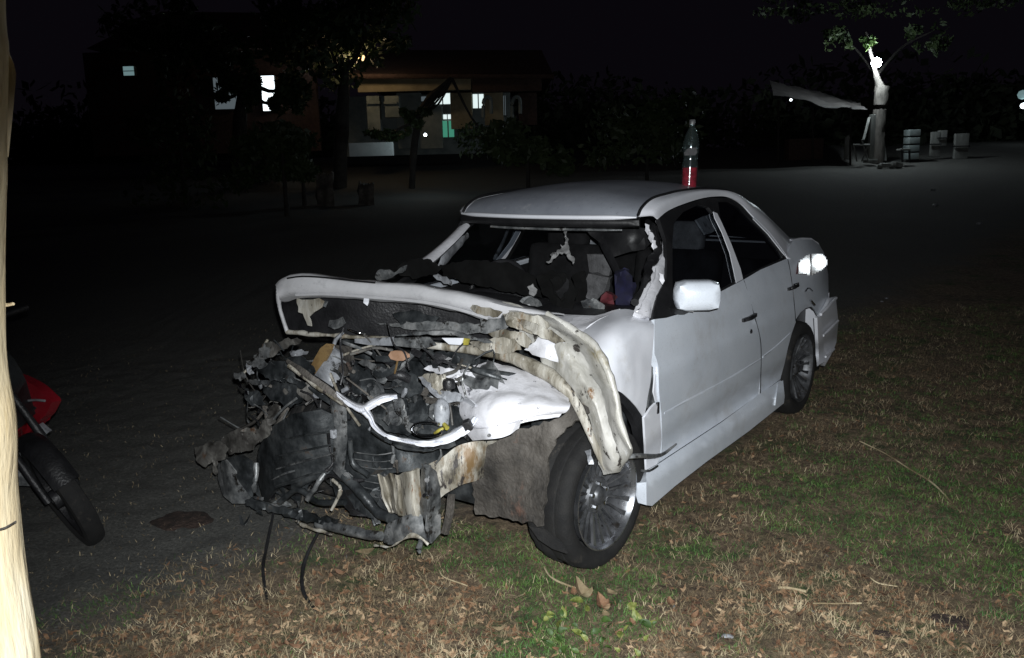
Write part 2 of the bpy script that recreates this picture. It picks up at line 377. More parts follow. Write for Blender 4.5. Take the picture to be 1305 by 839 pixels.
# fender behind the wheel arch, rolling over to the cowl
sheet('front_fender', [
  [Ay(742, 424, .60), Ay(757, 412, .62), Ay(775, 402, .65), Ay(792, 394, .68), Ay(812, 397, .72), Ay(833, 405, .775)],
  [Ay(750, 440, .70), Ay(765, 428, .73), Ay(781, 419, .76), Ay(797, 413, .78), Ay(814, 414, .80), Ay(833, 421, .825)],
  [Ay(758, 465, .78), Ay(771, 455, .80), Ay(785, 449, .82), Ay(799, 447, .835), Ay(815, 448, .84), Ay(832, 452, .845)],
  [Ay(764, 485, .80), Ay(777, 482, .82), Ay(790, 480, .835), Ay(803, 482, .845), Ay(816, 485, .85), Ay(829, 486, .848)],
  [Ay(772, 497, .81), Ay(786, 498, .83), Ay(796, 503, .84), Ay(805, 511, .845), Ay(814, 521, .848), Ay(821, 533, .845)]],
  'paint', car, 4, crumple=.006, cs=6, th=.005, seed=2)
sheet('cowl_panel', [
  [Ay(742, 424, .60), A(700, 428, -.2), A(640, 420, -.35)],
  [Ay(757, 410, .62), A(715, 415, -.25), A(650, 405, -.42)],
  [Ay(790, 393, .66), A(745, 402, -.35), A(670, 395, -.5)]], 'scraped', car, 4, crumple=.01, th=.005, seed=4)
pxpoly('arch_lip', [(785, 497), (797, 502), (808, 512), (817, 525), (822, 540), (824, 570), (823.5, 600), (815, 600), (816, 570), (812, 545), (804, 528), (794, 515), (786, 508)], sk(-.05), 'black', car, 6, .03)
pxpoly('rear_arch_lining', [(996, 484), (1001, 462), (1009, 427), (1019, 399), (1033, 390), (1044, 402), (1046, 440), (1044, 462), (1046, 520), (995, 520)], lambda x, y: Ay(x, y, .56), 'black', car, 8, .01, mirror=True)
# ---- roof band + C pillar
top = [(814, 275.5), (819, 265), (831, 254), (850, 248), (868, 244), (895, 241), (920, 242), (934, 245), (950, 254), (967, 265), (987, 284), (1010, 307)]
bot = [(839, 279), (842, 276), (851, 269), (866, 262), (892, 253.5), (912, 250.5), (928, 251.5), (945, 260), (961, 277), (981, 297), (999, 321), (1004, 329.5)]
ytop = [.53, .53, .53, .53, .53, .53, .525, .525, .53, .54, .56, .60]
ra, rb, rm = [], [], []
for (a, b, yt) in zip(top, bot, ytop):
    p = Ay(*a, yt); q = PS(*b); ra.append(p); rb.append(q); m_ = (p+q)/2; m_[1] += .018; m_[2] += .012; rm.append(m_)
for s_ in (1, -1):
    f = lambda L: [np.array([p[0], p[1]*s_, p[2]]) for p in L]
    sheet('roof_rail', [f(ra), f(rm), f(rb)], 'paint', car, 4, th=.008, eye=np.array([1.5, 6.*s_, 4.]))
# roof skin between the drip channels
rows = []
for i, p in enumerate(ra[:8]):
    crown = [.0, .03, .042, .05, .055, .058, .055, .05][i]; xb = [.10, .06, .03, .02, .01, 0, -.02, -.03][i]
    rows.append([np.array([p[0]+xb*(1-(k/4)**2), (p[1]-.012)*k/4, p[2]-.008+crown*(1-(abs(k)/4)**2.2)]) for k in range(-4, 5)])
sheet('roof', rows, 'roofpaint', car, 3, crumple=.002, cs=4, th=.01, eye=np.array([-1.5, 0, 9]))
tube('drip_channel', [np.array([p[0], p[1]-.004, p[2]+.002]) for p in ra[:8]], .008, 'trim', car, 6, 3)
tube('drip_channel', [np.array([p[0], -p[1]+.004, p[2]+.002]) for p in ra[:8]], .008, 'trim', car, 6, 3)
# header rail above the missing windscreen
hx, hz = ra[0][0], ra[0][2]
hf = lambda y: np.array([hx+.10*(1-(y/.53)**2), y, hz-.012-.0*y])
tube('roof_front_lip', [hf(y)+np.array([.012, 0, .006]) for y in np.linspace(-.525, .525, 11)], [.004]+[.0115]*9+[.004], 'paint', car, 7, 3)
tube('windscreen_header', [hf(y)+np.array([-.01, 0, -.02+.03*(1-(y/.53)**2)*0]) for y in np.linspace(-.53, .53, 9)], .024, 'trim', car, 6, 3, up=(0, 0, 1))
tube('header_trim_strip', [hf(y)+np.array([-.015, 0, -.055]) for y in np.linspace(-.3, .45, 7)], .006, 'greymetal', car, 6, 3)
# ---- rear window, rear deck, tail
rw = ra[7]; dk = ra[11]
deckz = dk[2]+.0
rear_cols = np.linspace(-1, 1, 7)
sheet('rear_window', [[np.array([rw[0]-.03*(1-k*k), k*.50, rw[2]+.04*(1-k*k)-.01]) for k in rear_cols],
                      [np.array([(rw[0]+dk[0])/2-.03, k*.53, (rw[2]+deckz)/2+.03*(1-k*k)]) for k in rear_cols],
                      [np.array([dk[0]-.05*(1-k*k), k*.56, deckz-.01]) for k in rear_cols]], 'rearglass', car, 3, th=0, eye=np.array([-5, 0, 3]))
p1, p2, p3 = Ay(1022, 305, .66), Ay(1036, 306, .66), Ay(1046, 316, .68)
sheet('boot_lid', [[np.array([dk[0], k*.60, deckz+.01*(1-k*k)]) for k in rear_cols],
                   [np.array([p1[0], k*.66, p1[2]+.015*(1-k*k)]) for k in rear_cols],
                   [np.array([p2[0], k*.66, p2[2]+.012*(1-k*k)]) for k in rear_cols],
                   [np.array([p3[0]-.03, k*.67, p3[2]]) for k in rear_cols],
                   [np.array([p3[0]-.10, k*.68, .78]) for k in rear_cols],
                   [np.array([p3[0]-.08, k*.68, .60]) for k in rear_cols]], 'paint', car, 3, th=.008, eye=np.array([-7, 0, 4]))
pxpoly('boot_lid_edge', [(1010, 305.5), (1022, 303), (1034, 303.5), (1043, 310), (1036, 308), (1022, 307.5), (1012, 309)], lambda x, y: Ay(x, y, .66), 'paint', car, 4, .02, mirror=True)
# tail lamp: silvered prisms behind a lens
def taillens(x, y): 
    return PS(x, y, .006)
tl = [(1017, 349), (1019, 333), (1029, 325), (1040, 323.5), (1051, 325), (1055.5, 337), (1047, 345), (1036, 350.5)]
tlo = pxpoly('tail_lamp', tl, taillens, 'lensred', car, 4, .02, mirror=True)
# vertical sawtooth prisms inside the lamp that face forward and throw the flash back
def in_poly(x, y, pl):
    q = False; j = len(pl)-1
    for i in range(len(pl)):
        if (pl[i][1] > y) != (pl[j][1] > y) and x < (pl[j][0]-pl[i][0])*(y-pl[i][1])/(pl[j][1]-pl[i][1])+pl[i][0]: q = not q
        j = i
    return q
for lx0, lx1, xc, yc_ in ((1016, 1033.5, 1027, 340), (1034.5, 1057, 1044, 334.5)):
    vs, fs = [], []; stp = 1.8
    nx_, ny_ = int((lx1-lx0)/stp), 17
    for ix in range(nx_):
        for iy in range(ny_):
            x0, y0 = lx0+ix*stp, 322+iy*stp
            if not in_poly(x0+stp/2, y0+stp/2, tl): continue
            cs4 = [(x0, y0), (x0+stp, y0), (x0+stp, y0+stp), (x0, y0+stp)]
            t = min(np.linalg.norm(PS(*q, .004)-CO) for q in cs4); rc = (x0+stp/2-xc)**2+(y0+stp/2-yc_)**2
            k = len(vs)
            for q in cs4:
                r_ = MC@wray(*q); vs.append(CO+r_/np.linalg.norm(r_)*(t+3.2e-5*((q[0]-xc)**2+(q[1]-yc_)**2-rc)))
            vs += [PS(*q, -.01) for q in cs4]
            fs += [tuple(k+i for i in f) for f in ((0, 3, 2, 1), (0, 1, 5, 4), (1, 2, 6, 5), (2, 3, 7, 6), (3, 0, 4, 7))]
    mesh('prism_reflector', vs, fs, 'lens', tlo, smooth=False)
# rear bumper
bsh = lambda off: (lambda x, y: PS(x, y, off))
pxpoly('rear_bumper', [(1044.5, 404), (1050, 396), (1056, 385.5), (1058, 380), (1065, 378), (1068.5, 410), (1066, 436), (1062, 447), (1051, 467), (1044.5, 462), (1043, 430)], bsh(.015), 'paint', car, 5, .02, mirror=True)
pxpoly('bumper_front_edge', [(1041.5, 405), (1046, 404), (1049, 430), (1051.5, 461), (1044, 465), (1043, 440)], bsh(.035), 'paint', car, 4, .02)
tube('bumper_ridge', [PS(1046, 401, .03), PS(1056, 390, .032), PS(1065.5, 380, .03)], .010, 'paint', car, 6, 3)
tube('bumper_ridge', [PS(1049, 428, .03), PS(1059, 418, .032), PS(1068, 409, .03)], .008, 'paint', car, 6, 3)
tube('bumper_ridge', [PS(1052, 455, .03), PS(1058, 450, .032), PS(1063, 445, .03)], .008, 'paint', car, 6, 3)
bx_ = PS(1066, 420)[0]
sheet('rear_bumper_skin', [[np.array([bx_-.04*(1-k*k)-.02, k*.72, z]) for k in rear_cols] for z in (.66, .5, .3)], 'paint', car, 3, th=.01, eye=np.array([-9, 0, 1]))
# ---- glass
pxpoly('rear_door_glass', [(918, 276), (914, 256), (928, 254), (944, 262), (959, 279), (979, 299), (997, 322), (1000, 327), (969, 342), (949, 354), (944, 343), (932, 311)], sk(-.012), 'glass', car, 8, 0, mirror=True)
pxpoly('front_door_glass', [(853, 398), (853, 350), (853, 306), (851, 290), (864, 272), (893, 260), (907, 273), (920, 296), (931, 325), (937, 361), (922, 369), (880, 391)], sk(-.015), 'glass', car, 8, 0, mirror=True)
# black frames
pxpoly('front_window_frame', [(840, 279), (851, 270), (866, 263), (892, 254.5), (905, 252), (909, 263), (909, 272), (903, 264), (890, 261), (871, 270), (859, 284), (857, 310), (857, 350), (858, 402), (835, 406), (841, 385), (849, 358), (850, 332), (849, 306)], sk(-.004), 'trim', car, 6, .02, mirror=True)
pxpoly('rear_window_frame', [(907, 252), (928, 252.5), (944, 261), (960, 278), (980, 298), (998, 321), (1003, 329), (998, 329), (994, 322), (977, 300), (957, 281), (942, 265), (928, 257), (915, 257), (918, 276), (910, 268)], sk(-.006), 'trim', car, 6, .02, mirror=True)
pxpoly('window_sill_trim', [(857, 404), (880, 392.5), (922, 371), (946, 358), (969, 345.5), (1003, 330), (1001, 327), (969, 341.5), (946, 353), (922, 366.5), (880, 388), (857, 400)], sk(-.004), 'trim', car, 6, .012, mirror=True)
pxpoly('b_pillar', [(909, 270), (914, 272), (920, 284), (932, 311), (944, 343), (947, 356), (938.5, 360.5), (930, 322), (920, 296), (911, 278)], sk(.001), 'paint', car, 5, .003, mirror=True)
pxpoly('quarter_window_chrome', [(961, 276), (981, 296), (999, 321), (1008, 330), (1002, 327), (997, 321.5), (979, 298.5), (960, 279)], sk(-.001), 'paint', car, 5, .008)
pxpoly('mirror_mount', [(832, 407), (833, 395), (838, 376), (845, 364), (849, 361), (857, 378), (868, 392), (875, 398), (860, 402), (850, 405)], sk(.006), 'black', car, 5, .02)
# ---- A pillars and screen surround
def pill(name, mirror):
    L = [((836, 281), (844, 279), .565), ((843, 297), (849, 297), .60), ((843, 319), (851, 322), .645), ((833, 334), (850, 345), .69), ((826, 357), (843, 364), .73), ((814, 382), (835, 385), .765), ((808, 398), (832, 406), .79)]
    rows = []
    for a, b, y in L:
        p = Ay(*a, y-.03); q = Ay(*b, y+.005); mid = (p+q)/2+np.array([.012, .014, 0]); rows.append([p-np.array([.035, .01, 0]), p, mid, q])
    if mirror: rows = [[np.array([v[0], -v[1], v[2]]) for v in r] for r in rows]
    return sheet(name, rows, 'scraped', car, 4, crumple=.007, cs=14, th=.02, seed=6, eye=np.array([4, -6. if mirror else 6., 2]))
pill('front_pillar', False)
# far pillar, thin and seen from inside
tube('front_pillar', [A(593, 288, -.93), A(576, 306, -.75), A(556, 324, -.58), A(541, 336, -.45)], [.018, .02, .022, .024], 'scraped', car, 8, 4, flat=1.6)
tube('pillar_inner_trim', [A(596, 300, -.98), A(583, 312, -.85), A(569, 327, -.7), A(559, 341, -.6)], [.012, .03, .034, .018], 'whiteplastic', car, 8, 4, flat=.4, crumple=.01)
tube('far_centre_pillar', [A(648, 291, -1.75), A(640, 311, -1.6), A(630, 331, -1.5)], .018, 'whiteplastic', car, 6, 3, flat=.5)
tube('far_centre_pillar', [A(657, 291, -1.78), A(650, 308, -1.65), A(642, 325, -1.55)], .009, 'whiteplastic', car, 6, 3, flat=.5)
# torn rubber and glass fringe along the near pillar
fr = random.Random(3)
edge = [(826, 283), (834, 290), (838, 302), (840, 318), (834, 330), (829, 342), (826, 356), (818, 370), (812, 386)]
tube('screen_rubber', [A(x-2, y, -.98+.08*i) for i, (x, y) in enumerate(edge)], [.012, .018, .022, .016, .02, .013, .017, .012, .01], 'trim', car, 7, 4, crumple=.02)
for i, (x, y) in enumerate([(825, 292), (829, 302), (833, 312), (829, 350), (827, 344), (843, 355)]):
    pxpoly('torn_trim', [(x-3, y-7), (x+2, y-5), (x+4, y+3), (x+1, y+8), (x-3, y+2)], idw([(x, y, -.86+.07*i)]), 'scraped', car, 4, .004, jag=1.5, crumple=.01, cs=30, seed=i)
# ---- mirror
mc = Ay(888, 376, .96)
mo = box('door_mirror', mc, (.14, .19, .125), 'paint_door', car, .045, rot=(0, 0, .62), sharp=60)
sheet('mirror_arm', [[PS(851, 392, .0), PS(862, 380, .0)], [Ay(868, 396, .88), Ay(872, 384, .88)], [Ay(884, 398, .93), Ay(884, 388, .93)]], 'black', car, 3, th=.03)
# ---- handles, locks, crease mouldings
def handle(x, y, w, h):
    a, b, c, d = PS(x-w, y+h*.5, .012), PS(x+w, y-h, .012), PS(x+w, y-h*.1, .012), PS(x-w, y+h*1.4, .012)
    ho = sheet('door_handle', [[a, (a+b)/2+np.array([0, .012, 0]), b], [d, (c+d)/2+np.array([0, .012, 0]), c]], 'black', car, 3, th=.02)
    tube('handle_grip', [PS(x-w*.7, y+h*.75, .022), PS(x, y+h*.3, .034), PS(x+w*.8, y-h*.45, .022)], .008, 'black', ho, 6, 3)
handle(956.5, 404, 8.5, 5); handle(1012, 365, 5.5, 4)
tube('door_lock', [PS(957, 421, -.002), PS(957, 424, .004)], .008, 'black', car, 8, 1)
pxpoly('handle_reflector', [(1012, 362), (1018, 360), (1019, 365), (1014, 368)], sk(.02), 'chrome', car, 3, .005)
tube('body_moulding', [PS(845, 526.5, -.006), PS(880, 507.5, -.004), PS(920, 487, -.004), PS(968, 457.5, -.006)], .0085, 'paint_door', car, 6, 4)
tube('body_moulding', [PS(971, 455, -.007), PS(988, 442, -.006), PS(1006, 425, -.007)], .008, 'paint_door', car, 6, 4)
tube('fuel_filler_edge', [PS(1026, 372, .003), PS(1030, 367, .003), PS(1035, 371, .003)], .005, 'chrome', car, 6, 3)
tube('side_marker', [PS(1033, 383, .012), PS(1038, 389, .012)], .008, 'chrome', car, 6, 2)
# ---- floor, firewall, cabin
box('floor_pan', (-1.65, 0, .27), (2.6, 1.5, .06), 'black', car)
box('rear_bulkhead', (-2.35, 0, .62), (.08, 1.35, .62), 'fabric', car, .02)
box('cabin_back_panel', (dk[0]+.07, 0, (.3+deckz)/2), (.03, 1.24, deckz-.33), 'fabric', car, .004)
box('parcel_shelf', (-2.62, 0, .93), (.5, 1.15, .03), 'fabric', car, .01)
def seat(x, y, m, m2, head=True):
    s = box('seat_cushion', (x, y, .50), (.52, .50, .17), m, car, .05, sharp=70)
    box('seat_back', (x-.33, y, .82), (.14, .50, .62), m, car, .055, rot=(0, -.2, 0), sharp=70)
    if head: box('headrest', (x-.41, y, 1.19), (.10, .27, .17), m2, car, .035, rot=(0, -.15, 0), sharp=70)
seat(-1.25, .36, 'fabric', 'greyfabric'); seat(-1.25, -.38, 'fabric', 'fabric')
box('rear_seat', (-2.15, 0, .72), (.2, 1.2, .6), 'fabric', car, .06, rot=(0, -.25, 0), sharp=70)
sheet('dashboard', [[np.array([-.45, k*.68, .93+.02*vnoise((k, 0, 0), 3)]) for k in rear_cols], [np.array([-.62, k*.68, .965+.02*vnoise((k, 2, 0), 3)]) for k in rear_cols],
                    [np.array([-.76, k*.67, .90]) for k in rear_cols], [np.array([-.78, k*.66, .62]) for k in rear_cols]], 'black', car, 4, crumple=.012, cs=6, th=.01, eye=np.array([-.5, 0, 4]))
box('firewall', (-.42, 0, .60), (.03, 1.36, .66), 'grime', car, .01)
# steering wheel behind the missing screen
swc = np.array([-.88, -.36, .92]); pts = []
for k in range(17):
    a = 2*math.pi*k/16; pts.append(swc+np.array([-.10*math.sin(a)*.9, .185*math.cos(a), .17*math.sin(a)]))
sw = tube('steering_wheel', pts, .014, 'black', car, 7, 2)
tube('wheel_spoke', [pts[0], swc+np.array([.02, 0, 0]), pts[8]], [.016, .04, .016], 'black', sw, 6, 4)
tube('seat_belt', [A(757, 288, -1.1), A(772, 318, -1.05), A(786, 345, -1.0), A(800, 376, -.92)], .03, 'black', car, 6, 4, flat=.15)
pxpoly('deflated_airbag', [(720, 290), (722, 296), (723, 308), (727, 322), (732, 334), (730, 337), (725, 330), (719, 322), (713, 323), (708, 329), (699, 336), (696, 334), (703, 327), (701, 325), (709, 322), (716, 316), (714, 312), (720, 312), (721, 306)], idw([(720, 300, -.95), (700, 334, -.8)]), 'airbag', car, 3, .004, crumple=.03, cs=24, jag=2.2)
pxpoly('roof_lining_flap', [(738, 284), (790, 286), (826, 292), (829, 310), (822, 318), (800, 322), (775, 330), (765, 310), (752, 300)], idw([(740, 290, -1.0), (820, 300, -1.25)]), 'trim', car, 8, .006, crumple=.03, cs=12)
pxpoly('seat_cover', [(748, 324), (779, 325), (780, 336), (776, 352), (764, 350), (751, 347)], idw([(760, 340, -1.5)]), 'greyfabric', car, 6, .04, crumple=.02)
pxpoly('seat_cover', [(750, 349), (776, 354), (770, 372), (758, 385), (747, 380), (744, 362)], idw([(760, 340, -1.4)]), 'greyfabric', car, 6, .04, crumple=.03)
pxpoly('red_cloth', [(766, 378), (772, 372), (780, 376), (783, 388), (779, 402), (766, 403), (763, 392)], idw([(770, 390, -.72)]), 'redcloth', car, 5, .03, crumple=.03, cs=16)
pxpoly('blue_cloth', [(783, 350), (797, 344), (806, 352), (806, 375), (808, 390), (796, 398), (785, 396), (784, 372)], idw([(790, 370, -.80)]), 'bluecloth', car, 6, .03, crumple=.035, cs=14)
pxpoly('pale_glass_patch', [(887, 280), (898, 275), (911, 294), (907, 297), (899, 299)], sk(-.05), 'whiteplastic', car, 5, .01)  # pale flat pieces added just inside the front door glass
pxpoly('pale_glass_patch', [(900, 275), (904, 273), (914, 290), (911, 294)], sk(-.05), 'whiteplastic', car, 5, .01)
pxpoly('far_pillar_glint', [(868, 320), (871, 321), (869, 334), (865, 341), (865, 334)], lambda x, y: Ay(x, y, .25), 'greyfabric', car, 5, .01)
for i, (pl, m_, X) in enumerate([
    ([(552, 352), (558, 350), (568, 353), (575, 359), (575, 364), (566, 362), (557, 357)], 'whiteplastic', -.35),
    ([(479, 349), (485, 343), (496, 344), (502, 348), (512, 340), (518, 338), (516, 345), (500, 354), (492, 357), (480, 357)], 'greymetal', -.05),
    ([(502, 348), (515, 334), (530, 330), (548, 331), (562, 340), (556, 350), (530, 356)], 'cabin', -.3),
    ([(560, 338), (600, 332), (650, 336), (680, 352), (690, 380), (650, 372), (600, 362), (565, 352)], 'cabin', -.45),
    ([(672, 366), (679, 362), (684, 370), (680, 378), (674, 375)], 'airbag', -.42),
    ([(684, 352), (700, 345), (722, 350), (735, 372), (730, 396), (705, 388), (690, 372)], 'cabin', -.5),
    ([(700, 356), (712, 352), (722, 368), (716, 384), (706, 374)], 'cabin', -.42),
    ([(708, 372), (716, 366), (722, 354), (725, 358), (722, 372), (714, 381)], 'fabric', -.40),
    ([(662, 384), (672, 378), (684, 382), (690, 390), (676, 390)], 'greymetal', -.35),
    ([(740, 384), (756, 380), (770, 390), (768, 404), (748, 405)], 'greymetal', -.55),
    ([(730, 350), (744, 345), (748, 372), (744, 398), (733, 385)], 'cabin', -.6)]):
    pxpoly('dash_fragment', pl, idw([(pl[0][0], pl[0][1], X), (pl[-1][0], pl[-1][1], X-.05)]), m_, car, 4, .006, crumple=.007, cs=12, jag=1.8, seed=i+20, sharp=15)

# ---- wheels
def tyre_mesh(r, w):
    n = 72; hw = w/2
    prof = [(-hw*.55, r*.70), (-hw*.86, r*.73), (-hw*1.02, r*.83), (-hw*.98, r*.93), (-hw*.84, r*.975), (-hw*.55, r*.995), (-hw*.52, r*.982), (-hw*.47, r*.982), (-hw*.45, r), (-hw*.06, r*1.003), (-hw*.035, r*.985), (hw*.035, r*.985), (hw*.06, r*1.003), (hw*.45, r), (hw*.47, r*.982), (hw*.52, r*.982), (hw*.55, r*.995), (hw*.84, r*.975), (hw*.98, r*.93), (hw*1.02, r*.83), (hw*.86, r*.73), (hw*.55, r*.70)]
    vs, fs = lathe_data(prof, n)
    k = len(prof)
    for i in range(k):      # tread blocks: shoulders notched every third segment
        if i in (3, 4, 5, 8, 9, 12, 13, 16, 17, 18):
            for j in range(n):
                if (j+(i > 9)) % 3 == 0:
                    x, a, z = vs[i*n+j]; s = .982 if i not in (3, 18) else .992; vs[i*n+j] = (x*s, a, z*s)
    return vs, fs
def wheel(cx, cy, side, steer, front):
    r, w = .298, .205
    vs, fs = tyre_mesh(r, w)
    def tr(v):
        x, y, z = v[0], v[1]*side, v[2]; c, s = math.cos(steer), math.sin(steer); y -= (w/2)*side
        return (cx+x*c-y*s, cy+x*s+y*c, .297+z)
    rev = side < 0
    def mk(name, vs, fs, m, par, sharp=40):
        return mesh(name, [tr(v) for v in vs], [tuple(reversed(f)) if not rev else f for f in fs], m, par, sharp=sharp)
    vb, fb = lathe_data([(-.10, .02), (-.10, .13), (-.02, .135), (.02, .13), (.02, .02)], 24)
    wh = mk('wheel', vb, fb, 'grime', car)
    mk('tyre', vs, fs, 'rubber', wh, 50)
    vr, fr_ = lathe_data([(-.09, .195), (-.085, .205), (.0, .19), (.05, .192), (.085, .203), (.099, .212), (.104, .214), (.104, .208), (.092, .200), (.06, .188), (.0, .184), (-.09, .19)], 56)
    mk('rim', vr, fr_, 'rim' if front else 'rimdark', wh)
    vh, fh = lathe_data([(.02, .075), (.045, .078), (.055, .070), (.058, .040), (.070, .034), (.074, .028), (.074, .001)], 32)
    mk('hub_cap', vh, fh, 'rimdark', wh)
    for k in range(20):
        a = 2*math.pi*k/20+.05; pv = []
        for rr, ax_, hw_, th_ in ((.062, .045, .0050, .012), (.12, .060, .0045, .014), (.170, .075, .0065, .014), (.200, .086, .012, .012)):
            for (sx, sa) in ((-1, 0), (1, 0), (1, -1), (-1, -1)):
                t = sx*hw_; aa = ax_+sa*th_
                pv.append((math.cos(a)*rr-math.sin(a)*t, aa, math.sin(a)*rr+math.cos(a)*t))
        pf = [(3, 2, 1, 0), (12, 13, 14, 15)]+[(i*4+j, i*4+(j+1) % 4, (i+1)*4+(j+1) % 4, (i+1)*4+j) for i in range(3) for j in range(4)]
        mk('spoke', pv, pf, 'rim' if front and k in (14, 15, 16) else 'rimdark', wh, 30)  # bottom spokes take brighter alloy, their shine put into the colour
    for k in range(5):
        a = 2*math.pi*k/5+.3; vn, fn_ = lathe_data([(.05, .009), (.066, .009), (.068, .0)], 6); mk('lug_nut', [(v[0]+math.cos(a)*.05, v[1], v[2]+math.sin(a)*.05) for v in vn], fn_, 'chrome', wh)
wheel(-.03, .81, 1, R_(-4), True); wheel(-2.52, .80, 1, 0, False)
wheel(-.03, -.81, -1, R_(-4), False); wheel(-2.52, -.80, -1, 0, False)
# ================================================================== THE SMASHED FRONT (still parts of the car)
XB = lambda px: .30-.27*(px-352)/350.
# folded bonnet leading edge: a rolled white bar
bar_t = [(353, 362), (361, 354), (377, 349), (406, 350), (440, 355.5), (483, 359), (520, 361), (550, 366), (572, 370), (609, 378), (643, 386.5), (668, 392), (697, 398)]
bar_b = [(357, 384), (362, 383), (377, 379), (409, 378), (440, 379.5), (483, 383), (519, 386), (550, 390), (578, 396), (600, 402), (622, 409), (650, 414), (686, 420)]
r1, r2, r3, r4, r0_ = [], [], [], [], []
for (a, b) in zip(bar_t, bar_b):
    X = XB(a[0]); p = A(*a, X); q = A(*b, X+.0)
    r0_.append(p+np.array([-.16, -.02, -.035])); r1.append(p); r2.append(A(a[0]*.68+b[0]*.32, a[1]*.68+b[1]*.32, X+.028)); r3.append(A(a[0]*.25+b[0]*.75, a[1]*.25+b[1]*.75, X+.030)); r4.append(q); 
r5 = [q+np.array([-.03, -.005, -.012]) for q in r4]
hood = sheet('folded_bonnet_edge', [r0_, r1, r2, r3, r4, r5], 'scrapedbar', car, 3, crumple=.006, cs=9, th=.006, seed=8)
tube('bonnet_seam', [A(x, y+3.0, XB(x)+.034) for x, y in [(366, 352), (385, 349.5), (415, 351), (450, 355), (478, 357.5)]], .004, 'trim', hood, 5, 3)
tube('bonnet_return_lip', [A(x, y-3, XB(x)+.030) for x, y in bar_b[2:11]], .006, 'scrapedbar', hood, 5, 3)
# left upright and lower rim of the opening
tube('bonnet_side_rim', [A(356, 362, .305), A(355, 375, .31), A(356, 390, .30), A(361, 408, .29), A(366, 423, .28)], [.014, .013, .010, .009, .010], 'scrapedbar', hood, 7, 4)
tube('bonnet_lower_rim', [A(366, 423, .28), A(395, 426, .27), A(430, 428, .25), A(454, 430, .23), (A(500, 431, .20))], [.010, .012, .010, .010, .008], 'bare', hood, 7, 4, crumple=.01)
pxpoly('bonnet_underside', [(357, 380), (420, 376), (520, 384), (600, 400), (655, 418), (650, 436), (560, 434), (450, 428), (366, 421)], idw([(360, 400, .10), (650, 420, -.18)]), 'black', hood, 9, .01, crumple=.012, cs=6)
for i, (pl, m_, X) in enumerate([
    ([(378, 380), (392, 382), (406, 380), (413, 384), (410, 392), (400, 398), (394, 404), (397, 416), (392, 415), (386, 400), (380, 398)], 'bare', .24),
    ([(414, 383), (418, 384), (415, 392), (409, 390)], 'greymetal', .22),
    ([(420, 408), (436, 404), (440, 412), (426, 420), (418, 416)], 'greymetal', .18),
    ([(464, 378), (470, 380), (468, 390), (463, 386)], 'paint', .2),
    ([(500, 400), (530, 396), (560, 405), (548, 416), (510, 414)], 'grime', .08),
    ([(480, 412), (540, 410), (600, 412), (640, 420), (600, 426), (520, 420)], 'greymetal', .08),
    ([(612, 400), (640, 402), (650, 414), (636, 428), (612, 424)], 'greymetal', .08),
    ([(596, 388), (618, 392), (640, 398), (634, 404), (608, 400)], 'bare', .12)]):
    pxpoly('bonnet_fragment', pl, idw([(pl[0][0], pl[0][1], X), (pl[-1][0], pl[-1][1], X+.04)]), m_, hood, 5, .004, crumple=.008, cs=14, jag=1.6, seed=i, sharp=15)
tube('bent_rod', [A(444, 419, .24), A(456, 424, .25), A(466, 426, .22)], .006, 'chrome', car, 6, 3)
tube('bent_rod', [A(438, 424, .27), A(428, 433, .29), A(425, 445, .30)], [.006, .01, .007], 'whiteplastic', car, 6, 3)

# folded wing that comes down over the wheel
F = [[(640, 386, .05), (650, 398, .10), (660, 412, .12), (662, 428, .10)],
     [(668, 391, .04), (674, 404, .11), (680, 418, .14), (684, 440, .12)],
     [(697, 397.5, .03), (700, 412, .12), (696, 432, .17), (692, 462, .17)],
     [(730, 418, .04), (724, 433, .15), (715, 450, .21), (706, 476, .19)],
     [(754, 435, .06), (742, 452, .17), (730, 470, .24), (722, 492, .21)],
     [(771, 462, .08), (758, 476, .19), (744, 490, .26), (736, 506, .22)],
     [(785, 498, .10), (772, 508, .20), (758, 519, .27), (748, 528, .22)],
     [(793, 540, .11), (781, 549, .20), (768, 556, .25), (757, 560, .20)],
     [(806, 574, .11), (794, 584, .18), (778, 590, .22), (763, 586, .17)],
     [(799, 590, .11), (790, 598, .15), (780, 603, .18), (771, 604, .15)]]
wing = sheet('folded_wing_panel', [[A(*c) for c in r] for r in F], 'wing', car, 8, crumple=.012, cs=7, th=.006, seed=12, sharp=20, folds=(.016, 1.4, 0))
tube('wing_rolled_edge', [A(x, y, X) for x, y, X in [(697, 400, .05), (730, 420, .06), (754, 437, .07), (769, 460, .09), (783, 497, .11), (791, 540, .12), (803, 572, .12)]], [.012, .014, .016, .015, .013, .012, .010], 'wing', wing, 8, 5, crumple=.006)
# lower, tubular beam running left from the wing
beam = tube('bent_crossmember', [A(456, 431, .34), A(490, 436, .33), (A(530, 438, .30)), A(575, 443, .26), A(610, 447, .24), A(645, 454, .24), A(678, 467, .25), (A(702, 480, .26)), A(722, 497, .27), A(738, 520, .25), A(750, 548, .23), A(762, 575, .2), A(771, 598, .17)],
     [.010, .013, .014, .016, .019, .024, .029, .029, .022, .017, .015, .013, .007], 'bare', car, 12, 5, flat=.7, crumple=.005, seed=3)
pxpoly('crossmember_plate', [(452, 432), (500, 430), (502, 441), (470, 440), (452, 437)], idw([(450, 435, .36), (500, 436, .35)]), 'whiteplastic', beam, 5, .006, crumple=.006)
pxpoly('crossmember_plate', [(501, 431), (548, 430), (556, 440), (540, 445), (504, 441)], idw([(500, 435, .345), (556, 436, .33)]), 'greymetal', beam, 5, .006, crumple=.012, cs=20)
pxpoly('crossmember_plate', [(563, 431), (590, 431), (588, 440), (572, 439)], idw([(570, 435, .36)]), 'paint', beam, 5, .006)
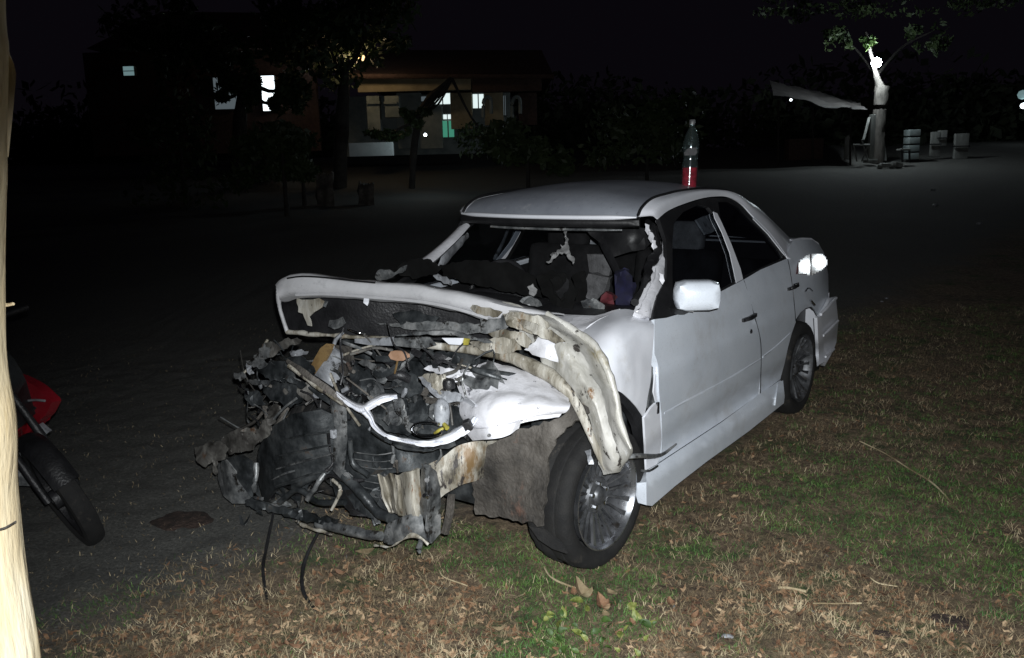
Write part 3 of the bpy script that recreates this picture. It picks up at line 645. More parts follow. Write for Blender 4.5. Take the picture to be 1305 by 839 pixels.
pxpoly('crossmember_plate', [(588, 431), (598, 432), (596, 440), (587, 440)], idw([(590, 435, .35)]), 'yellow', beam, 5, .006)
tube('rolled_lip', [A(505, 428, .33), A(545, 424, .30), A(575, 424, .28), A(600, 430, .28), A(640, 440, .27)], [.006, .009, .011, .009, .008], 'greymetal', beam, 6, 4, crumple=.014)
for i, (pl, m_, X) in enumerate([
    ([(598, 436), (630, 430), (655, 432), (664, 446), (640, 452), (612, 446)], 'bare', .24),
    ([(622, 425), (645, 420), (668, 424), (678, 436), (672, 444), (655, 438), (640, 436)], 'bare', .18),
    ([(640, 400), (660, 398), (690, 404), (700, 416), (684, 426), (660, 420), (646, 414)], 'bare', .17),
    ([(652, 404), (682, 412), (706, 424), (720, 436), (708, 438), (680, 426)], 'bare', .21),
    ([(668, 446), (690, 428), (716, 432), (722, 450), (712, 462), (690, 456)], 'scraped', .16),
    ([(700, 500), (716, 486), (730, 500), (744, 520), (738, 530), (718, 522)], 'mud', .18),
    ([(745, 575), (752, 573), (757, 592), (750, 592)], 'whiteplastic', .22)]):
    pxpoly('torn_flap', pl, idw([(pl[0][0], pl[0][1], X), (pl[-1][0], pl[-1][1], X+.05)]), m_, wing, 5, .004, crumple=.010, cs=14, jag=1.6, seed=i+40, sharp=20)
tube('hanging_bracket', [A(800, 582, .12), A(815, 581, .05), Ay(842, 580, .88), Ay(862, 566, .88)], [.010, .009, .008, .004], 'greymetal', car, 6, 4)
tube('hanging_bracket', [Ay(817, 600, .87), Ay(828, 600, .89), Ay(838, 594, .885)], .005, 'greymetal', car, 6, 3)

# crushed white wing front
CF = [[(583, 476, .30), (600, 472, .30), (618, 464, .28), (640, 466, .26), (668, 474, .25), (698, 483, .24), (722, 497, .22)],
      [(584, 496, .38), (602, 494, .42), (622, 488, .42), (646, 490, .41), (670, 494, .39), (700, 500, .36), (727, 508, .30)],
      [(586, 518, .44), (606, 518, .50), (626, 514, .52), (650, 514, .50), (674, 515, .47), (702, 516, .42), (726, 518, .35)],
      [(590, 540, .47), (606, 541, .54), (626, 540, .56), (648, 538, .54), (670, 534, .50), (696, 529, .44), (720, 526, .37)],
      [(595, 557, .48), (608, 556, .55), (626, 553, .57), (646, 549, .55), (664, 543, .51), (692, 536, .44), (712, 531, .38)]]
cf = sheet('crushed_wing_front', [[A(*c) for c in r] for r in CF], 'scrapedwing', car, 7, crumple=.012, cs=5, th=.005, seed=31, sharp=22, folds=(.018, 1.7, 1))
sheet('wing_lower_flange', [[A(590, 548, .53), A(620, 546, .60), A(650, 540, .57), A(664, 537, .53)], [A(602, 562, .54), A(625, 560, .61), A(645, 556, .58), A(661, 546, .53)]], 'scraped', car, 4, crumple=.006, th=.01, seed=33)
box('bumper_clip', A(596, 542, .58), (.03, .03, .04), 'black', car, .008, rot=(.4, .2, .5))
tube('bolt_hole', [A(623, 555, .625), A(624, 555, .60)], .006, 'black', car, 8, 1)
sheet('bare_wing_patch', [[A(586, 478, .40), A(604, 470, .38), A(622, 458, .34)], [A(592, 489, .44), A(612, 482, .43), A(634, 470, .38)], [A(604, 496, .46), A(620, 492, .46), A(640, 482, .42)]], 'greymetal', cf, 4, crumple=.02, cs=16, th=.006, seed=9, jag=.5)
sheet('headlamp_bowl', [[A(583, 506, .40), A(596, 508, .48), (A(606, 516, .52))], [A(584, 525, .36), A(592, 527, .40), A(602, 530, .47)], [A(588, 543, .42), A(594, 543, .48), A(602, 544, .52)]], 'paint', cf, 4, th=.004)
# white headlamp surround
def strip(name, pts, m, parent, crumple=.01, seed=0, bulge_=.02, sub=4):
    """folded metal band; pts: (px, py, X, half width px)"""
    rows = []; n = len(pts)
    for i, (x, y, X, w) in enumerate(pts):
        dx = pts[min(i+1, n-1)][0]-pts[max(i-1, 0)][0]; dy = pts[min(i+1, n-1)][1]-pts[max(i-1, 0)][1]; L = math.hypot(dx, dy); nx_, ny_ = -dy/L, dx/L
        rows.append([A(x+nx_*w*u, y+ny_*w*u, X+bulge_*b_) for u, b_ in ((-1.15, -1.6), (-1, 0), (-.35, 1), (.35, .35), (1, .9), (1.1, -1.6))])
    return sheet(name, rows, m, parent, sub, crumple=crumple, cs=16, th=.004, seed=seed, sharp=35)
strip('headlamp_surround', [(428, 500, .62, 2), (446, 514, .64, 3.5), (461, 521, .66, 5.5), (474, 515, .66, 5), (488, 508, .64, 4.2), (506, 505, .60, 2.5)], 'paint', car, .004, 1)
strip('headlamp_surround', [(463, 521, .655, 5.5), (472, 532, .67, 3.6), (478, 544, .68, 2.6), (492, 555, .685, 2), (518, 562, .68, 2.6), (546, 565, .67, 3.2), (568, 560, .64, 5), (584, 552, .60, 6), (597, 543, .56, 5), (606, 532, .53, 3)], 'paint', car, .004, 2)
strip('surround_underside', [(476, 546, .65, 2), (500, 562, .64, 4), (540, 571, .62, 4), (580, 562, .58, 3)], 'grime', car, .01, 3)
rod = tube('support_bar', [A(366, 461, .62), A(390, 478, .63), A(415, 497, .63), A(442, 516, .64)], [.014, .020, .020, .014], 'mud', car, 6, 3, flat=.6, crumple=.012)
tube('support_bar_lip', [A(368, 466, .64), A(392, 485, .65), A(417, 503, .65), A(436, 515, .65)], .006, 'bare', rod, 5, 3, crumple=.01)
# bits inside the lamp opening
for i, (pl, m_, X) in enumerate([
    ([(533, 480), (545, 476), (568, 478), (570, 490), (560, 498), (566, 508), (558, 508), (548, 496)], 'bare', .46),
    ([(533, 481), (538, 480), (556, 498), (564, 506), (558, 508), (545, 495)], 'whiteplastic', .49),
    ([(558, 500), (572, 498), (588, 502), (586, 512), (570, 514), (560, 508)], 'whiteplastic', .48),
    ([(549, 516), (558, 514), (560, 526), (552, 536), (546, 530)], 'greymetal', .50),
    ([(500, 505), (512, 508), (516, 520), (514, 535), (506, 528), (502, 518)], 'greymetal', .56),
    ([(486, 534), (500, 524), (504, 530), (494, 542)], 'greymetal', .55),
    ([(520, 515), (540, 510), (546, 530), (536, 545), (522, 538)], 'grime', .50),
    ([(478, 518), (500, 510), (520, 520), (530, 545), (520, 556), (490, 548), (476, 534)], 'grime', .42),
    ([(520, 525), (560, 515), (592, 520), (592, 548), (560, 556), (528, 556)], 'grime', .40),
    ([(540, 470), (546, 466), (585, 472), (586, 478), (572, 482)], 'scraped', .40),
    ([(456, 462), (466, 458), (478, 464), (498, 474), (512, 486), (508, 490), (492, 482), (474, 472)], 'greymetal', .40),
    ([(474, 474), (484, 472), (494, 484), (490, 490), (480, 486)], 'greymetal', .44),
    ([(446, 476), (470, 470), (478, 490), (470, 505), (450, 500)], 'grime', .45),
    ([(498, 470), (530, 478), (538, 500), (520, 508), (500, 496)], 'grime', .36),
    ([(545, 455), (560, 448), (590, 450), (612, 455), (606, 472), (570, 474), (548, 470)], 'grime', .20),
    ([(572, 476), (600, 474), (606, 482), (590, 490), (574, 486)], 'scraped', .38)]):
    pxpoly('engine_bay_fragment', pl, idw([(pl[0][0], pl[0][1], X), (pl[-1][0], pl[-1][1], X+.05)]), m_, car, 4, .004, crumple=.010, cs=18, jag=1.6, seed=i+70, sharp=15)
# washer bottle, lamp ring, cap, hoses
vs, fs = lathe_data([(-.045, .004), (-.04, .024), (.0, .03), (.03, .026), (.045, .012), (.047, .002)], 16, ax=2)
c0 = A(563, 526, .55); mesh('washer_bottle', [np.array([v[0], v[1], v[2]*1.1])+c0 for v in vs], fs, 'whiteplastic', car)
tube('lamp_ring', [A(545+20*math.cos(a)-.0, 547+9*math.sin(a), .57+.03*math.cos(a)) for a in np.linspace(.4, math.pi*1.75, 12)], .007, 'chrome', car, 6, 2)
tube('lamp_bulb', [A(554, 552, .58), A(560, 549, .59), A(565, 546, .58)], [.005, .008, .005], 'yellow', car, 7, 2)
tube('lamp_socket', [A(566, 541, .57), A(570, 546, .58)], .009, 'yellow', car, 6, 1)
vs, fs = lathe_data([(-.02, .022), (.0, .024), (.012, .02), (.014, .002)], 14, ax=2); c0 = A(572, 488, .50)
mesh('filler_cap', [np.array(v)+c0 for v in vs], fs, 'black', car)
pxpoly('peach_disc', [(495, 453), (498, 448), (504, 447), (513, 448), (519, 452), (520, 456), (514, 460), (505, 460), (498, 458)], idw([(500, 450, .48)]), 'peach', car, 4, .012)
tube('disc_stem', [A(507, 458, .47), A(505, 468, .46), A(503, 476, .45)], .004, 'wood', car, 5, 2)
pxpoly('amber_trim', [(394, 471), (400, 458), (408, 444), (416, 438), (424, 439), (420, 450), (412, 464), (403, 477)], idw([(410, 450, .44)]), 'wood', car, 5, .012, crumple=.01)
pxpoly('cracked_lamp_glass', [(401, 478), (410, 465), (420, 452), (426, 444), (437, 452), (430, 472), (437, 478), (424, 493), (416, 488)], idw([(401, 478, .48), (437, 452, .38)]), 'whiteplastic', car, 6, .01, crumple=.014, cs=14)
pxpoly('cracked_lamp_glass', [(396, 488), (404, 494), (414, 500), (406, 508), (398, 507), (400, 498)], idw([(400, 498, .5)]), 'whiteplastic', car, 5, .01, crumple=.02)
pxpoly('inner_wing_panel', [(426, 440), (446, 442), (450, 462), (440, 480), (428, 474), (432, 456)], idw([(440, 460, .36)]), 'mud', car, 6, .01, crumple=.02)
# mangled far corner
for i, (pl, m_, X) in enumerate([
    ([(334, 440), (345, 435), (352, 437), (366, 431), (384, 434), (376, 440), (358, 446), (352, 452), (343, 456), (338, 448)], 'bare', .42),
    ([(326, 452), (336, 438), (344, 446), (342, 456), (332, 458), (322, 458)], 'greymetal', .46),
    ([(369, 449), (380, 446), (392, 448), (390, 452), (378, 454), (371, 454)], 'whiteplastic', .48),
    ([(313, 460), (322, 456), (335, 458), (340, 464), (334, 470), (320, 466)], 'greymetal', .50),
    ([(314, 462), (320, 466), (324, 476), (318, 478), (314, 470)], 'whiteplastic', .52),
    ([(298, 475), (308, 474), (313, 482), (306, 486), (299, 482)], 'greymetal', .54),
    ([(302, 487), (306, 489), (316, 503), (313, 502)], 'chrome', .55),
    ([(313, 486), (326, 483), (344, 486), (342, 492), (326, 491)], 'greymetal', .50),
    ([(326, 470), (345, 462), (372, 462), (380, 474), (360, 488), (338, 482)], 'grime', .44),
    ([(330, 490), (350, 486), (380, 490), (392, 505), (370, 520), (345, 510)], 'grime', .42),
    ([(360, 456), (384, 454), (400, 470), (396, 488), (378, 478)], 'grime', .44),
    ([(376, 486), (398, 488), (404, 505), (392, 512), (378, 500)], 'mud', .42),
    ([(358, 474), (372, 480), (390, 492), (384, 496), (366, 486)], 'grime', .52),
    ([(310, 496), (330, 500), (338, 516), (322, 518), (312, 508)], 'grime', .46),
    ([(345, 520), (350, 515), (356, 518), (348, 540), (340, 558), (332, 564), (322, 560), (326, 548), (334, 540)], 'bare', .52),
    ([(305, 546), (314, 545), (312, 551), (306, 550)], 'bare', .54),
    ([(248, 570), (262, 566), (280, 562), (290, 572), (286, 586), (276, 588), (275, 606), (271, 602), (270, 588), (262, 596), (252, 590)], 'bare', .56),
    ([(282, 560), (300, 548), (322, 545), (330, 560), (318, 575), (292, 580)], 'mud', .50)]):
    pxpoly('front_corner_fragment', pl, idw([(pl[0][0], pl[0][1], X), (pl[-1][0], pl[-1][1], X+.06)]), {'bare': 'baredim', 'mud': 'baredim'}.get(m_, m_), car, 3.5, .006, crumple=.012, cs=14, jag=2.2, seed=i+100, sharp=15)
tube('broken_strip', [A(349, 534, .56), A(362, 520, .56), A(378, 508, .56)], .006, 'greymetal', car, 5, 3)
tube('loose_wire', [A(322, 514, .5), A(334, 522, .52), A(345, 534, .55)], .003, 'greymetal', car, 5, 3)

# radiator pack, fan shroud and gearbox below
def bulge(x0, x1, X, b): 
    return lambda x, y: P(x, y, X+b*max(0, 1-((x-(x0+x1)/2)/((x1-x0)/2))**2))
pxpoly('fan_shroud', [(345, 545), (372, 528), (410, 522), (428, 530), (436, 560), (432, 590), (418, 604), (390, 612), (352, 622), (336, 640), (326, 600), (330, 570)], bulge(320, 450, .42, .16), 'grime', car, 8, .02, crumple=.012, cs=8)
for k, (a, b, c) in enumerate([((352, 598), (386, 588), (425, 578)), ((346, 612), (362, 604), (376, 600)), ((350, 582), (390, 574), (426, 566)), ((356, 562), (392, 554), (428, 550)), ((350, 620), (392, 606), (424, 598))]):
    tube('shroud_rib', [A(*a, .56), A(*b, .61), A(*c, .58)], [.003, .005, .003], 'greymetal' if k < 2 else 'grime', car, 5, 4)
pxpoly('radiator', [(420, 505), (448, 512), (476, 540), (500, 562), (540, 570), (566, 565), (580, 570), (560, 590), (530, 600), (490, 604), (498, 640), (505, 668), (470, 660), (430, 640), (418, 600), (424, 550)], idw([(430, 520, .46), (560, 570, .36), (470, 650, .46)]), 'grime', car, 9, .04, crumple=.02, cs=9)
pxpoly('radiator_side_tank', [(420, 505), (436, 508), (438, 560), (434, 600), (446, 610), (436, 612), (424, 600), (426, 540)], idw([(430, 540, .58)]), 'greymetal', car, 6, .02, crumple=.01)
box('radiator_bracket', A(425, 553, .62), (.02, .02, .035), 'whiteplastic', car, .004)
pxpoly('inner_duct', [(277, 592), (288, 586), (300, 600), (312, 618), (320, 634), (312, 642), (296, 642), (284, 632), (278, 612)], bulge(270, 325, .50, .08), 'greymetal', car, 6, .02, crumple=.01)
pxpoly('inner_duct', [(288, 585), (304, 580), (318, 590), (326, 612), (328, 634), (320, 634), (306, 616)], bulge(280, 335, .54, .04), 'grime', car, 6, .02, crumple=.02)
tube('duct_stay', [A(327, 590, .58), A(326, 612, .60), A(325, 632, .60), A(334, 636, .60)], [.008, .012, .010, .008], 'greymetal', car, 6, 3, crumple=.01)
pxpoly('lower_grille_frame', [(312, 638), (330, 640), (350, 645), (372, 648), (400, 656), (430, 664), (428, 670), (402, 666), (376, 661), (350, 654), (330, 650), (314, 645)], idw([(320, 640, .60), (430, 660, .60)]), 'grime', car, 4, .012, crumple=.04, cs=14, jag=2)
tube('tow_bar_tube', [A(404, 668, .60), A(430, 672, .61), A(460, 680, .62), A(486, 684, .62)], [.016, .022, .022, .018], 'greymetal', car, 8, 4, flat=.8, crumple=.008)
tube('cracked_lip', [A(378, 664, .63), A(392, 672, .64), A(412, 678, .64), A(424, 682, .64)], [.006, .009, .007, .003], 'bare', car, 6, 4, crumple=.01)
for i, (pts, r, m_) in enumerate([
    ([(418, 550), (420, 570), (424, 590), (416, 600)], .007, 'black'), ([(405, 616), (420, 606), (440, 612), (464, 612)], .009, 'black'),
    ([(392, 636), (404, 618), (414, 604)], .012, 'greymetal'), ([(424, 612), (434, 622), (430, 636), (422, 650)], .007, 'bare'),
    ([(440, 606), (460, 628), (480, 652), (498, 660)], .022, 'grime'), ([(376, 620), (390, 612), (412, 604)], .018, 'grime'),
    ([(380, 640), (382, 655), (380, 668)], .004, 'greymetal'), ([(356, 640), (380, 624), (404, 640), (440, 640)], .014, 'grime'),
    ([(446, 560), (450, 590), (470, 606)], .012, 'grime'), ([(500, 566), (502, 580), (500, 590)], .008, 'greymetal'),
    ([(505, 588), (507, 602)], .005, 'mud'), ([(560, 566), (562, 580), (556, 590)], .005, 'greymetal')]):
    tube('hose' if m_ in ('black', 'grime') else 'bent_pipe', [A(x, y, .58-.004*i+.02*math.sin(x)) for x, y in pts], r, m_, car, 7, 4, crumple=.006, seed=i)
# chassis rail end and bumper bracket, cream primer
rail = sheet('chassis_rail', [[A(541, 595, .50), A(563, 583, .48), A(584, 568, .44), A(612, 562, .38), A(634, 562, .30)],
                       [A(548, 612, .52), A(566, 604, .49), A(588, 592, .45), A(610, 586, .39), A(628, 584, .30)],
                       [A(556, 640, .50), A(570, 628, .48), A(588, 618, .44), A(606, 614, .38), A(622, 606, .30)]], 'bare', car, 4, crumple=.008, cs=10, th=.03, seed=50)
sheet('rail_corrugation', [[A(483, 604, .60), A(490, 608, .57), A(497, 603, .62), A(507, 606, .57), A(514, 602, .62), A(524, 601, .64), (A(535, 597, .60))],
                       [A(487, 620, .60), A(495, 624, .57), A(501, 618, .62), A(509, 622, .57), A(516, 618, .62), A(525, 617, .64), A(536, 616, .60)],
                       [A(490, 634, .60), A(498, 642, .57), A(504, 640, .62), A(510, 642, .57), A(517, 640, .62), A(526, 640, .64), A(538, 640, .60)],
                       [A(498, 652, .60), A(502, 654, .58), A(508, 656, .62), A(514, 658, .58), A(520, 658, .62), A(530, 658, .64), A(540, 660, .60)]], 'bare', car, 4, crumple=.004, cs=12, th=.008, seed=51)
sheet('bumper_bracket', [[A(535, 597, .60), A(542, 592, .64), A(549, 594, .62), A(556, 602, .58)],
                         [A(536, 625, .62), A(544, 625, .66), A(552, 626, .62), A(560, 628, .58)],
                         [A(538, 655, .62), A(545, 656, .65), A(554, 656, .60), A(562, 655, .57)],
                         [A(544, 680, .61), A(548, 692, .63), A(555, 688, .60), A(561, 680, .57)]], 'greymetal', car, 4, crumple=.010, cs=14, th=.012, seed=52)
tube('bracket_hole', [A(544, 612, .672), A(545, 612, .62)], .009, 'black', car, 9, 1)
tube('bracket_bolt', [A(541, 632, .68), A(545, 633, .66), A(549, 631, .67)], [.007, .01, .006], 'chrome', car, 7, 2, crumple=.01)
sheet('bracket_strut', [[A(572, 630, .50), A(577, 630, .50)], [A(569, 650, .52), A(575, 652, .52)], [A(560, 680, .54), A(566, 682, .54)]], 'mud', car, 4, crumple=.01, th=.02)
sheet('bumper_end_plate', [[A(491, 670, .60), A(505, 662, .62), A(520, 656, .64), A(536, 656, .63)],
                           [A(490, 682, .62), A(508, 676, .64), A(524, 670, .65), A(540, 672, .64)],
                           [A(488, 692, .62), A(505, 694, .64), A(522, 684, .65), A(546, 690, .63)]], 'greymetal', car, 4, crumple=.012, cs=12, th=.01, seed=53)
tube('torn_lip', [A(478, 695, .63), A(496, 697, .65), (A(510, 690, .66)), A(524, 683, .66), A(536, 686, .65), A(546, 694, .64)], .005, 'bare', car, 6, 4, crumple=.008)
tube('bracket_tail', [A(536, 690, .64), A(534, 698, .64), A(536, 705, .64)], [.010, .012, .006], 'greymetal', car, 6, 3, crumple=.015)
# muddy inner splash panel in front of the wheel
pxpoly('splash_panel', [(600, 582), (634, 562), (667, 546), (700, 538), (720, 528), (738, 508), (750, 520), (740, 535), (722, 545), (708, 560), (698, 585), (695, 620), (692, 645), (691, 671), (660, 664), (630, 660), (606, 656), (602, 630)],
       idw([(604, 580, .34), (606, 656, .30), (692, 660, .34), (740, 515, .22), (700, 560, .30)]), 'mud', car, 6, .012, crumple=.022, cs=5, jag=3, sharp=30)
pxpoly('arch_liner_flap', [(674, 671), (690, 674), (712, 690), (722, 706), (704, 700), (686, 688)], idw([(680, 680, .37)]), 'rubber', car, 5, .01, crumple=.008)
box('battery', (.02, .42, .72), (.18, .24, .19), 'black', car, .015)
box('engine_block', (.05, -.08, .52), (.42, .52, .36), 'grime', car, .04)
box('rocker_cover', (.04, -.1, .75), (.18, .42, .09), 'grime', car, .03)
box('gearbox', (.12, .3, .38), (.3, .3, .24), 'grime', car, .05)
box('strut_tower', (-.12, .56, .66), (.28, .2, .34), 'grime', car, .04)
box('strut_tower', (-.12, -.56, .66), (.28, .2, .34), 'grime', car, .04)
box('subframe', (-.1, 0, .24), (.4, .9, .06), 'grime', car, .02)
# tangle of small hoses, wires and shards all through the bay
rr = random.Random(11)
for i in range(95):
    px = rr.uniform(330, 620); f_ = (px-330)/290
    py = rr.uniform(440+5*f_, 560-10*f_); X = rr.uniform(.18, .44)
    k = rr.random(); s = rr.uniform(.025, .085)
    c = A(px, py, X)
    if k < .5:
        pts = [c+np.array([rr.uniform(-1, 1), rr.uniform(-1, 1), rr.uniform(-1, .6)])*s*1.3 for _ in range(4)]
        tube('hose' if k < .25 else 'wire', pts, rr.uniform(.006, .014) if k < .25 else .003, rr.choice(['black', 'grime', 'grime', 'greymetal', 'mud']), car, 5, 3)
    else:
        a = [c+np.array([rr.uniform(-1, 1), rr.uniform(-1, 1), rr.uniform(-1, 1)])*s for _ in range(3)]
        b = [q+np.array([rr.uniform(-.6, .6), rr.uniform(.2, 1.), rr.uniform(-.8, .8)])*s for q in a]
        sheet('metal_shard', [a, b], rr.choice(['grime', 'grime', 'baredim', 'greymetal', 'grime', 'black', 'bare' if i % 3 == 0 else 'black']), car, 3, crumple=.003, cs=20, th=.002, seed=i, sharp=15)
for i in range(45):
    px = rr.uniform(290, 500); py = rr.uniform(590, 662); c = A(px, py, rr.uniform(.34, .52)); s = rr.uniform(.02, .06)
    a = [c+np.array([rr.uniform(-1, 1), rr.uniform(-1, 1), rr.uniform(-1, .8)])*s for _ in range(3)]
    b = [q+np.array([rr.uniform(-.6, .6), rr.uniform(.2, 1.), rr.uniform(-.5, .8)])*s for q in a]
    sheet('metal_shard', [a, b], rr.choice(['grime', 'black', 'grime', 'greymetal', 'mud']), car, 3, crumple=.003, cs=20, th=.002, seed=i+300, sharp=15)

for i in range(70):      # slim bent bars, brackets and cables across the bay
    px = rr.uniform(315, 600); py = rr.uniform(438, 556); X = rr.uniform(.34, .50); L = rr.uniform(.05, .16); c = A(px, py, X)
    d = np.array([rr.uniform(-.5, .3), rr.uniform(-1, 1), rr.uniform(-.8, .8)]); d /= np.linalg.norm(d); e = np.array([0, rr.uniform(-1, 1), rr.uniform(-1, 1)])*L*.25
    k = i % 5
    if k < 2: tube('bent_bar', [c-d*L, c+e, c+d*L], rr.uniform(.004, .008), rr.choice(['baredim', 'greymetal', 'bare', 'mud']), car, 6, 3, flat=rr.choice([.4, 1, 1]))
    elif k < 4: tube('cable', [c-d*L, c-d*L*.3+e, c+d*L*.4-e*.6, c+d*L], rr.uniform(.002, .0045), rr.choice(['black', 'black', 'greymetal', 'baredim']), car, 5, 4)
    else: box('bracket', c, (.012, rr.uniform(.02, .05), rr.uniform(.015, .04)), rr.choice(['baredim', 'greymetal', 'black', 'whiteplastic']), car, .003, rot=(rr.uniform(-1, 1), rr.uniform(-.6, .6), rr.uniform(-.6, .6)))
for k in range(3):       # belt pulleys on the engine front
    px, py, r_ = [(505, 528, .045), (526, 540, .035), (478, 500, .04)][k]; c0 = A(px, py, .47)
    vs, fs = lathe_data([(-.012, r_*.3), (-.012, r_), (-.004, r_*.9), (.004, r_*.9), (.012, r_), (.012, r_*.75), (.004, r_*.7), (.004, r_*.3), (.016, r_*.28), (.016, .001)], 24, ax=0)
    mesh('pulley', [np.array(v)+c0 for v in vs], fs, 'greymetal', car)
tube('coolant_hose', [A(470, 470, .34), A(492, 480, .42), A(510, 478, .42), A(528, 488, .36)], .018, 'black', car, 9, 4)
tube('coolant_hose', [A(448, 488, .40), A(462, 480, .45), A(468, 496, .46), A(462, 510, .40)], .016, 'black', car, 9, 4)
for k in range(7):       # core fins of the bent radiator
    y = 574+k*9; tube('radiator_fin', [A(448+k*3, y+2, .505), A(480, y+6, .50), A(500, y+3+k, .47)], .0022, 'greymetal', car, 5, 2)
# ================================================================== GROUND
def axis_(lo, a, b, hi, st, gr=1.14):
    v = list(np.arange(a, b, st)); d = st; x = v[-1]
    while x < hi: d *= gr; x += d; v.append(x)
    d = st; x = a; pre = []
    while x > lo: d *= gr; x -= d; pre.append(x)
    return np.array(pre[::-1]+v)
gx = axis_(-150, -3.6, 4.6, 150, .034); gy = axis_(-30, .9, 7.2, 160, .036)
def ground_z(x, y):
    z = T(x, y)
    if -6 < x < 7 and 0 < y < 12:
        z += .022*noise.noise(Vector((x*1.6, y*1.6, 3)))+.016*noise.noise(Vector((x*6, y*6, 1)))+.011*noise.noise(Vector((x*17, y*17, 2)))-.014
    elif y >= 12: z += .05*noise.noise(Vector((x*.6, y*.6, 0)))
    return z
def ground_mat():
    m = bpy.data.materials.new('soil_and_matted_grass'); m.use_nodes = True; nt = m.node_tree; N = nt.nodes; L = nt.links; b = N['Principled BSDF']
    b.inputs['Roughness'].default_value = .92
    tc = N.new('ShaderNodeTexCoord'); vec = tc.outputs['Object']
    def nz(scale, det=8, ro=.7, dist=0):
        n = N.new('ShaderNodeTexNoise'); n.inputs['Scale'].default_value = scale; n.inputs['Detail'].default_value = det; n.inputs['Roughness'].default_value = ro; n.inputs['Distortion'].default_value = dist; L.new(vec, n.inputs['Vector']); return n.outputs[0]
    def ramp(src, st):
        r = N.new('ShaderNodeValToRGB'); L.new(src, r.inputs[0]); e = r.color_ramp.elements
        while len(e) < len(st): e.new(.5)
        for i, (p, c) in enumerate(st): e[i].position = p; e[i].color = (*c, 1)
        return r.outputs[0]
    def mix(f, a, c):
        x = N.new('ShaderNodeMixRGB'); L.new(f, x.inputs[0]); L.new(a, x.inputs[1]); L.new(c, x.inputs[2]); return x.outputs[0]
    soil = ramp(nz(26, 10, .75), [(.34, (0.022, 0.016, 0.011)), (.47, (0.095, 0.064, 0.038)), (.60, (0.25, 0.185, 0.115)), (.72, (0.46, 0.37, 0.24))])
    red = ramp(nz(34, 10, .75), [(.35, (.055, .040, .027)), (.5, (.16, .112, .068)), (.6, (.29, .215, .135)), (.7, (.45, .36, .23))])
    grn = ramp(nz(40, 10, .75), [(.35, (.014, .028, .008)), (.52, (.050, .085, .022)), (.68, (.13, .17, .055))])
    grav = ramp(nz(60, 10, .8), [(.35, (0.045, 0.045, 0.043)), (.5, (0.100, 0.100, 0.092)), (.64, (0.170, 0.170, 0.155)), (.78, (0.300, 0.300, 0.275))])
    f1 = ramp(nz(2.6, 9, .75, .8), [(.50, (0,)*3), (.60, (1,)*3)]); f2 = ramp(nz(2.1, 9, .75, .3), [(.46, (0,)*3), (.56, (1,)*3)])
    c = mix(f1, soil, grn); c = mix(f2, c, red)
    sx = N.new('ShaderNodeSeparateXYZ'); L.new(vec, sx.inputs[0])
    # bare gravelly yard: left of a line that runs back from the camera, and everything beyond ~8 m
    def mth(op, a, b_):
        q = N.new('ShaderNodeMath'); q.operation = op
        for i, v in enumerate((a, b_)):
            if isinstance(v, (int, float)): q.inputs[i].default_value = v
            else: L.new(v, q.inputs[i])
        return q.outputs[0]
    edge = mth('ADD', mth('MULTIPLY', sx.outputs[0], -1.1), mth('MULTIPLY', sx.outputs[1], 1.0))
    edge = mth('ADD', edge, mth('MULTIPLY', nz(1.8, 5), 1.6))
    mr = N.new('ShaderNodeMapRange'); mr.inputs[1].default_value = 4.9; mr.inputs[2].default_value = 5.9; L.new(edge, mr.inputs[0])
    c = mix(mr.outputs[0], c, grav)
    L.new(c, b.inputs['Base Color'])
    bp = N.new('ShaderNodeBump'); bp.inputs['Strength'].default_value = .9; bp.inputs['Distance'].default_value = .02; L.new(nz(55, 10, .8), bp.inputs['Height']); L.new(bp.outputs[0], b.inputs['Normal'])
    return m
X_, Y_ = np.meshgrid(gx, gy)
Z_ = np.array([[ground_z(x, y) for x in gx] for y in gy])
vsg = np.stack([X_, Y_, Z_], -1).reshape(-1, 3); nx, ny = len(gx), len(gy)
ii, jj = np.meshgrid(np.arange(ny-1), np.arange(nx-1), indexing='ij'); a_ = (ii*nx+jj).ravel()
fg = np.stack([a_, a_+1, a_+nx+1, a_+nx], 1)
def fastmesh(name, vs, faces, m, smooth=False):
    k = faces.shape[1]; me = bpy.data.meshes.new(name); me.vertices.add(len(vs)); me.vertices.foreach_set('co', vs.astype(np.float32).ravel())
    me.loops.add(faces.size); me.loops.foreach_set('vertex_index', faces.astype(np.int32).ravel())
    me.polygons.add(len(faces)); me.polygons.foreach_set('loop_start', np.arange(0, faces.size, k, dtype=np.int32))
    me.update(calc_edges=True); return link(name, me, m, None, smooth)
tag(fastmesh('ground', vsg, fg, ground_mat(), True), None, None, kind='structure')

# ---- ground cover
PATCH = [(Gd(px, py)[:2], r, g) for px, py, r, g in [(1130, 650, .42, 1), (1180, 640, .35, .8), (1190, 720, .3, .8), (660, 725, .32, .9), (790, 770, .28, .9), (960, 650, .3, .6), (700, 815, .25, .9), (880, 690, .28, .6), (1010, 640, .3, .5), (1090, 600, .4, .7), (430, 700, .25, .5), (640, 690, .25, .7), (1290, 600, .4, .6),
  (1000, 700, .25, -1), (1050, 760, .30, -1), (960, 760, .25, -1), (880, 800, .25, -.8), (560, 790, .35, -.9), (450, 780, .35, -.8), (330, 790, .35, -.7), (1100, 800, .3, -.8), (520, 720, .2, -.6), (920, 640, .25, -.6), (1210, 800, .3, -.8), (240, 800, .3, -.5)]]
def patch(x, y):
    v = .35*noise.noise(Vector((x*1.1+4, y*1.1, .3)))+.55*noise.noise(Vector((x*3.4, y*3.4, 9)))+.75*noise.noise(Vector((x*8, y*8, 5)))
    for c, r, g in PATCH:
        d2 = ((x-c[0])**2+(y-c[1])**2)/(r*r)
        if d2 < 6: v += .85*g*math.exp(-d2*1.2)
    return v
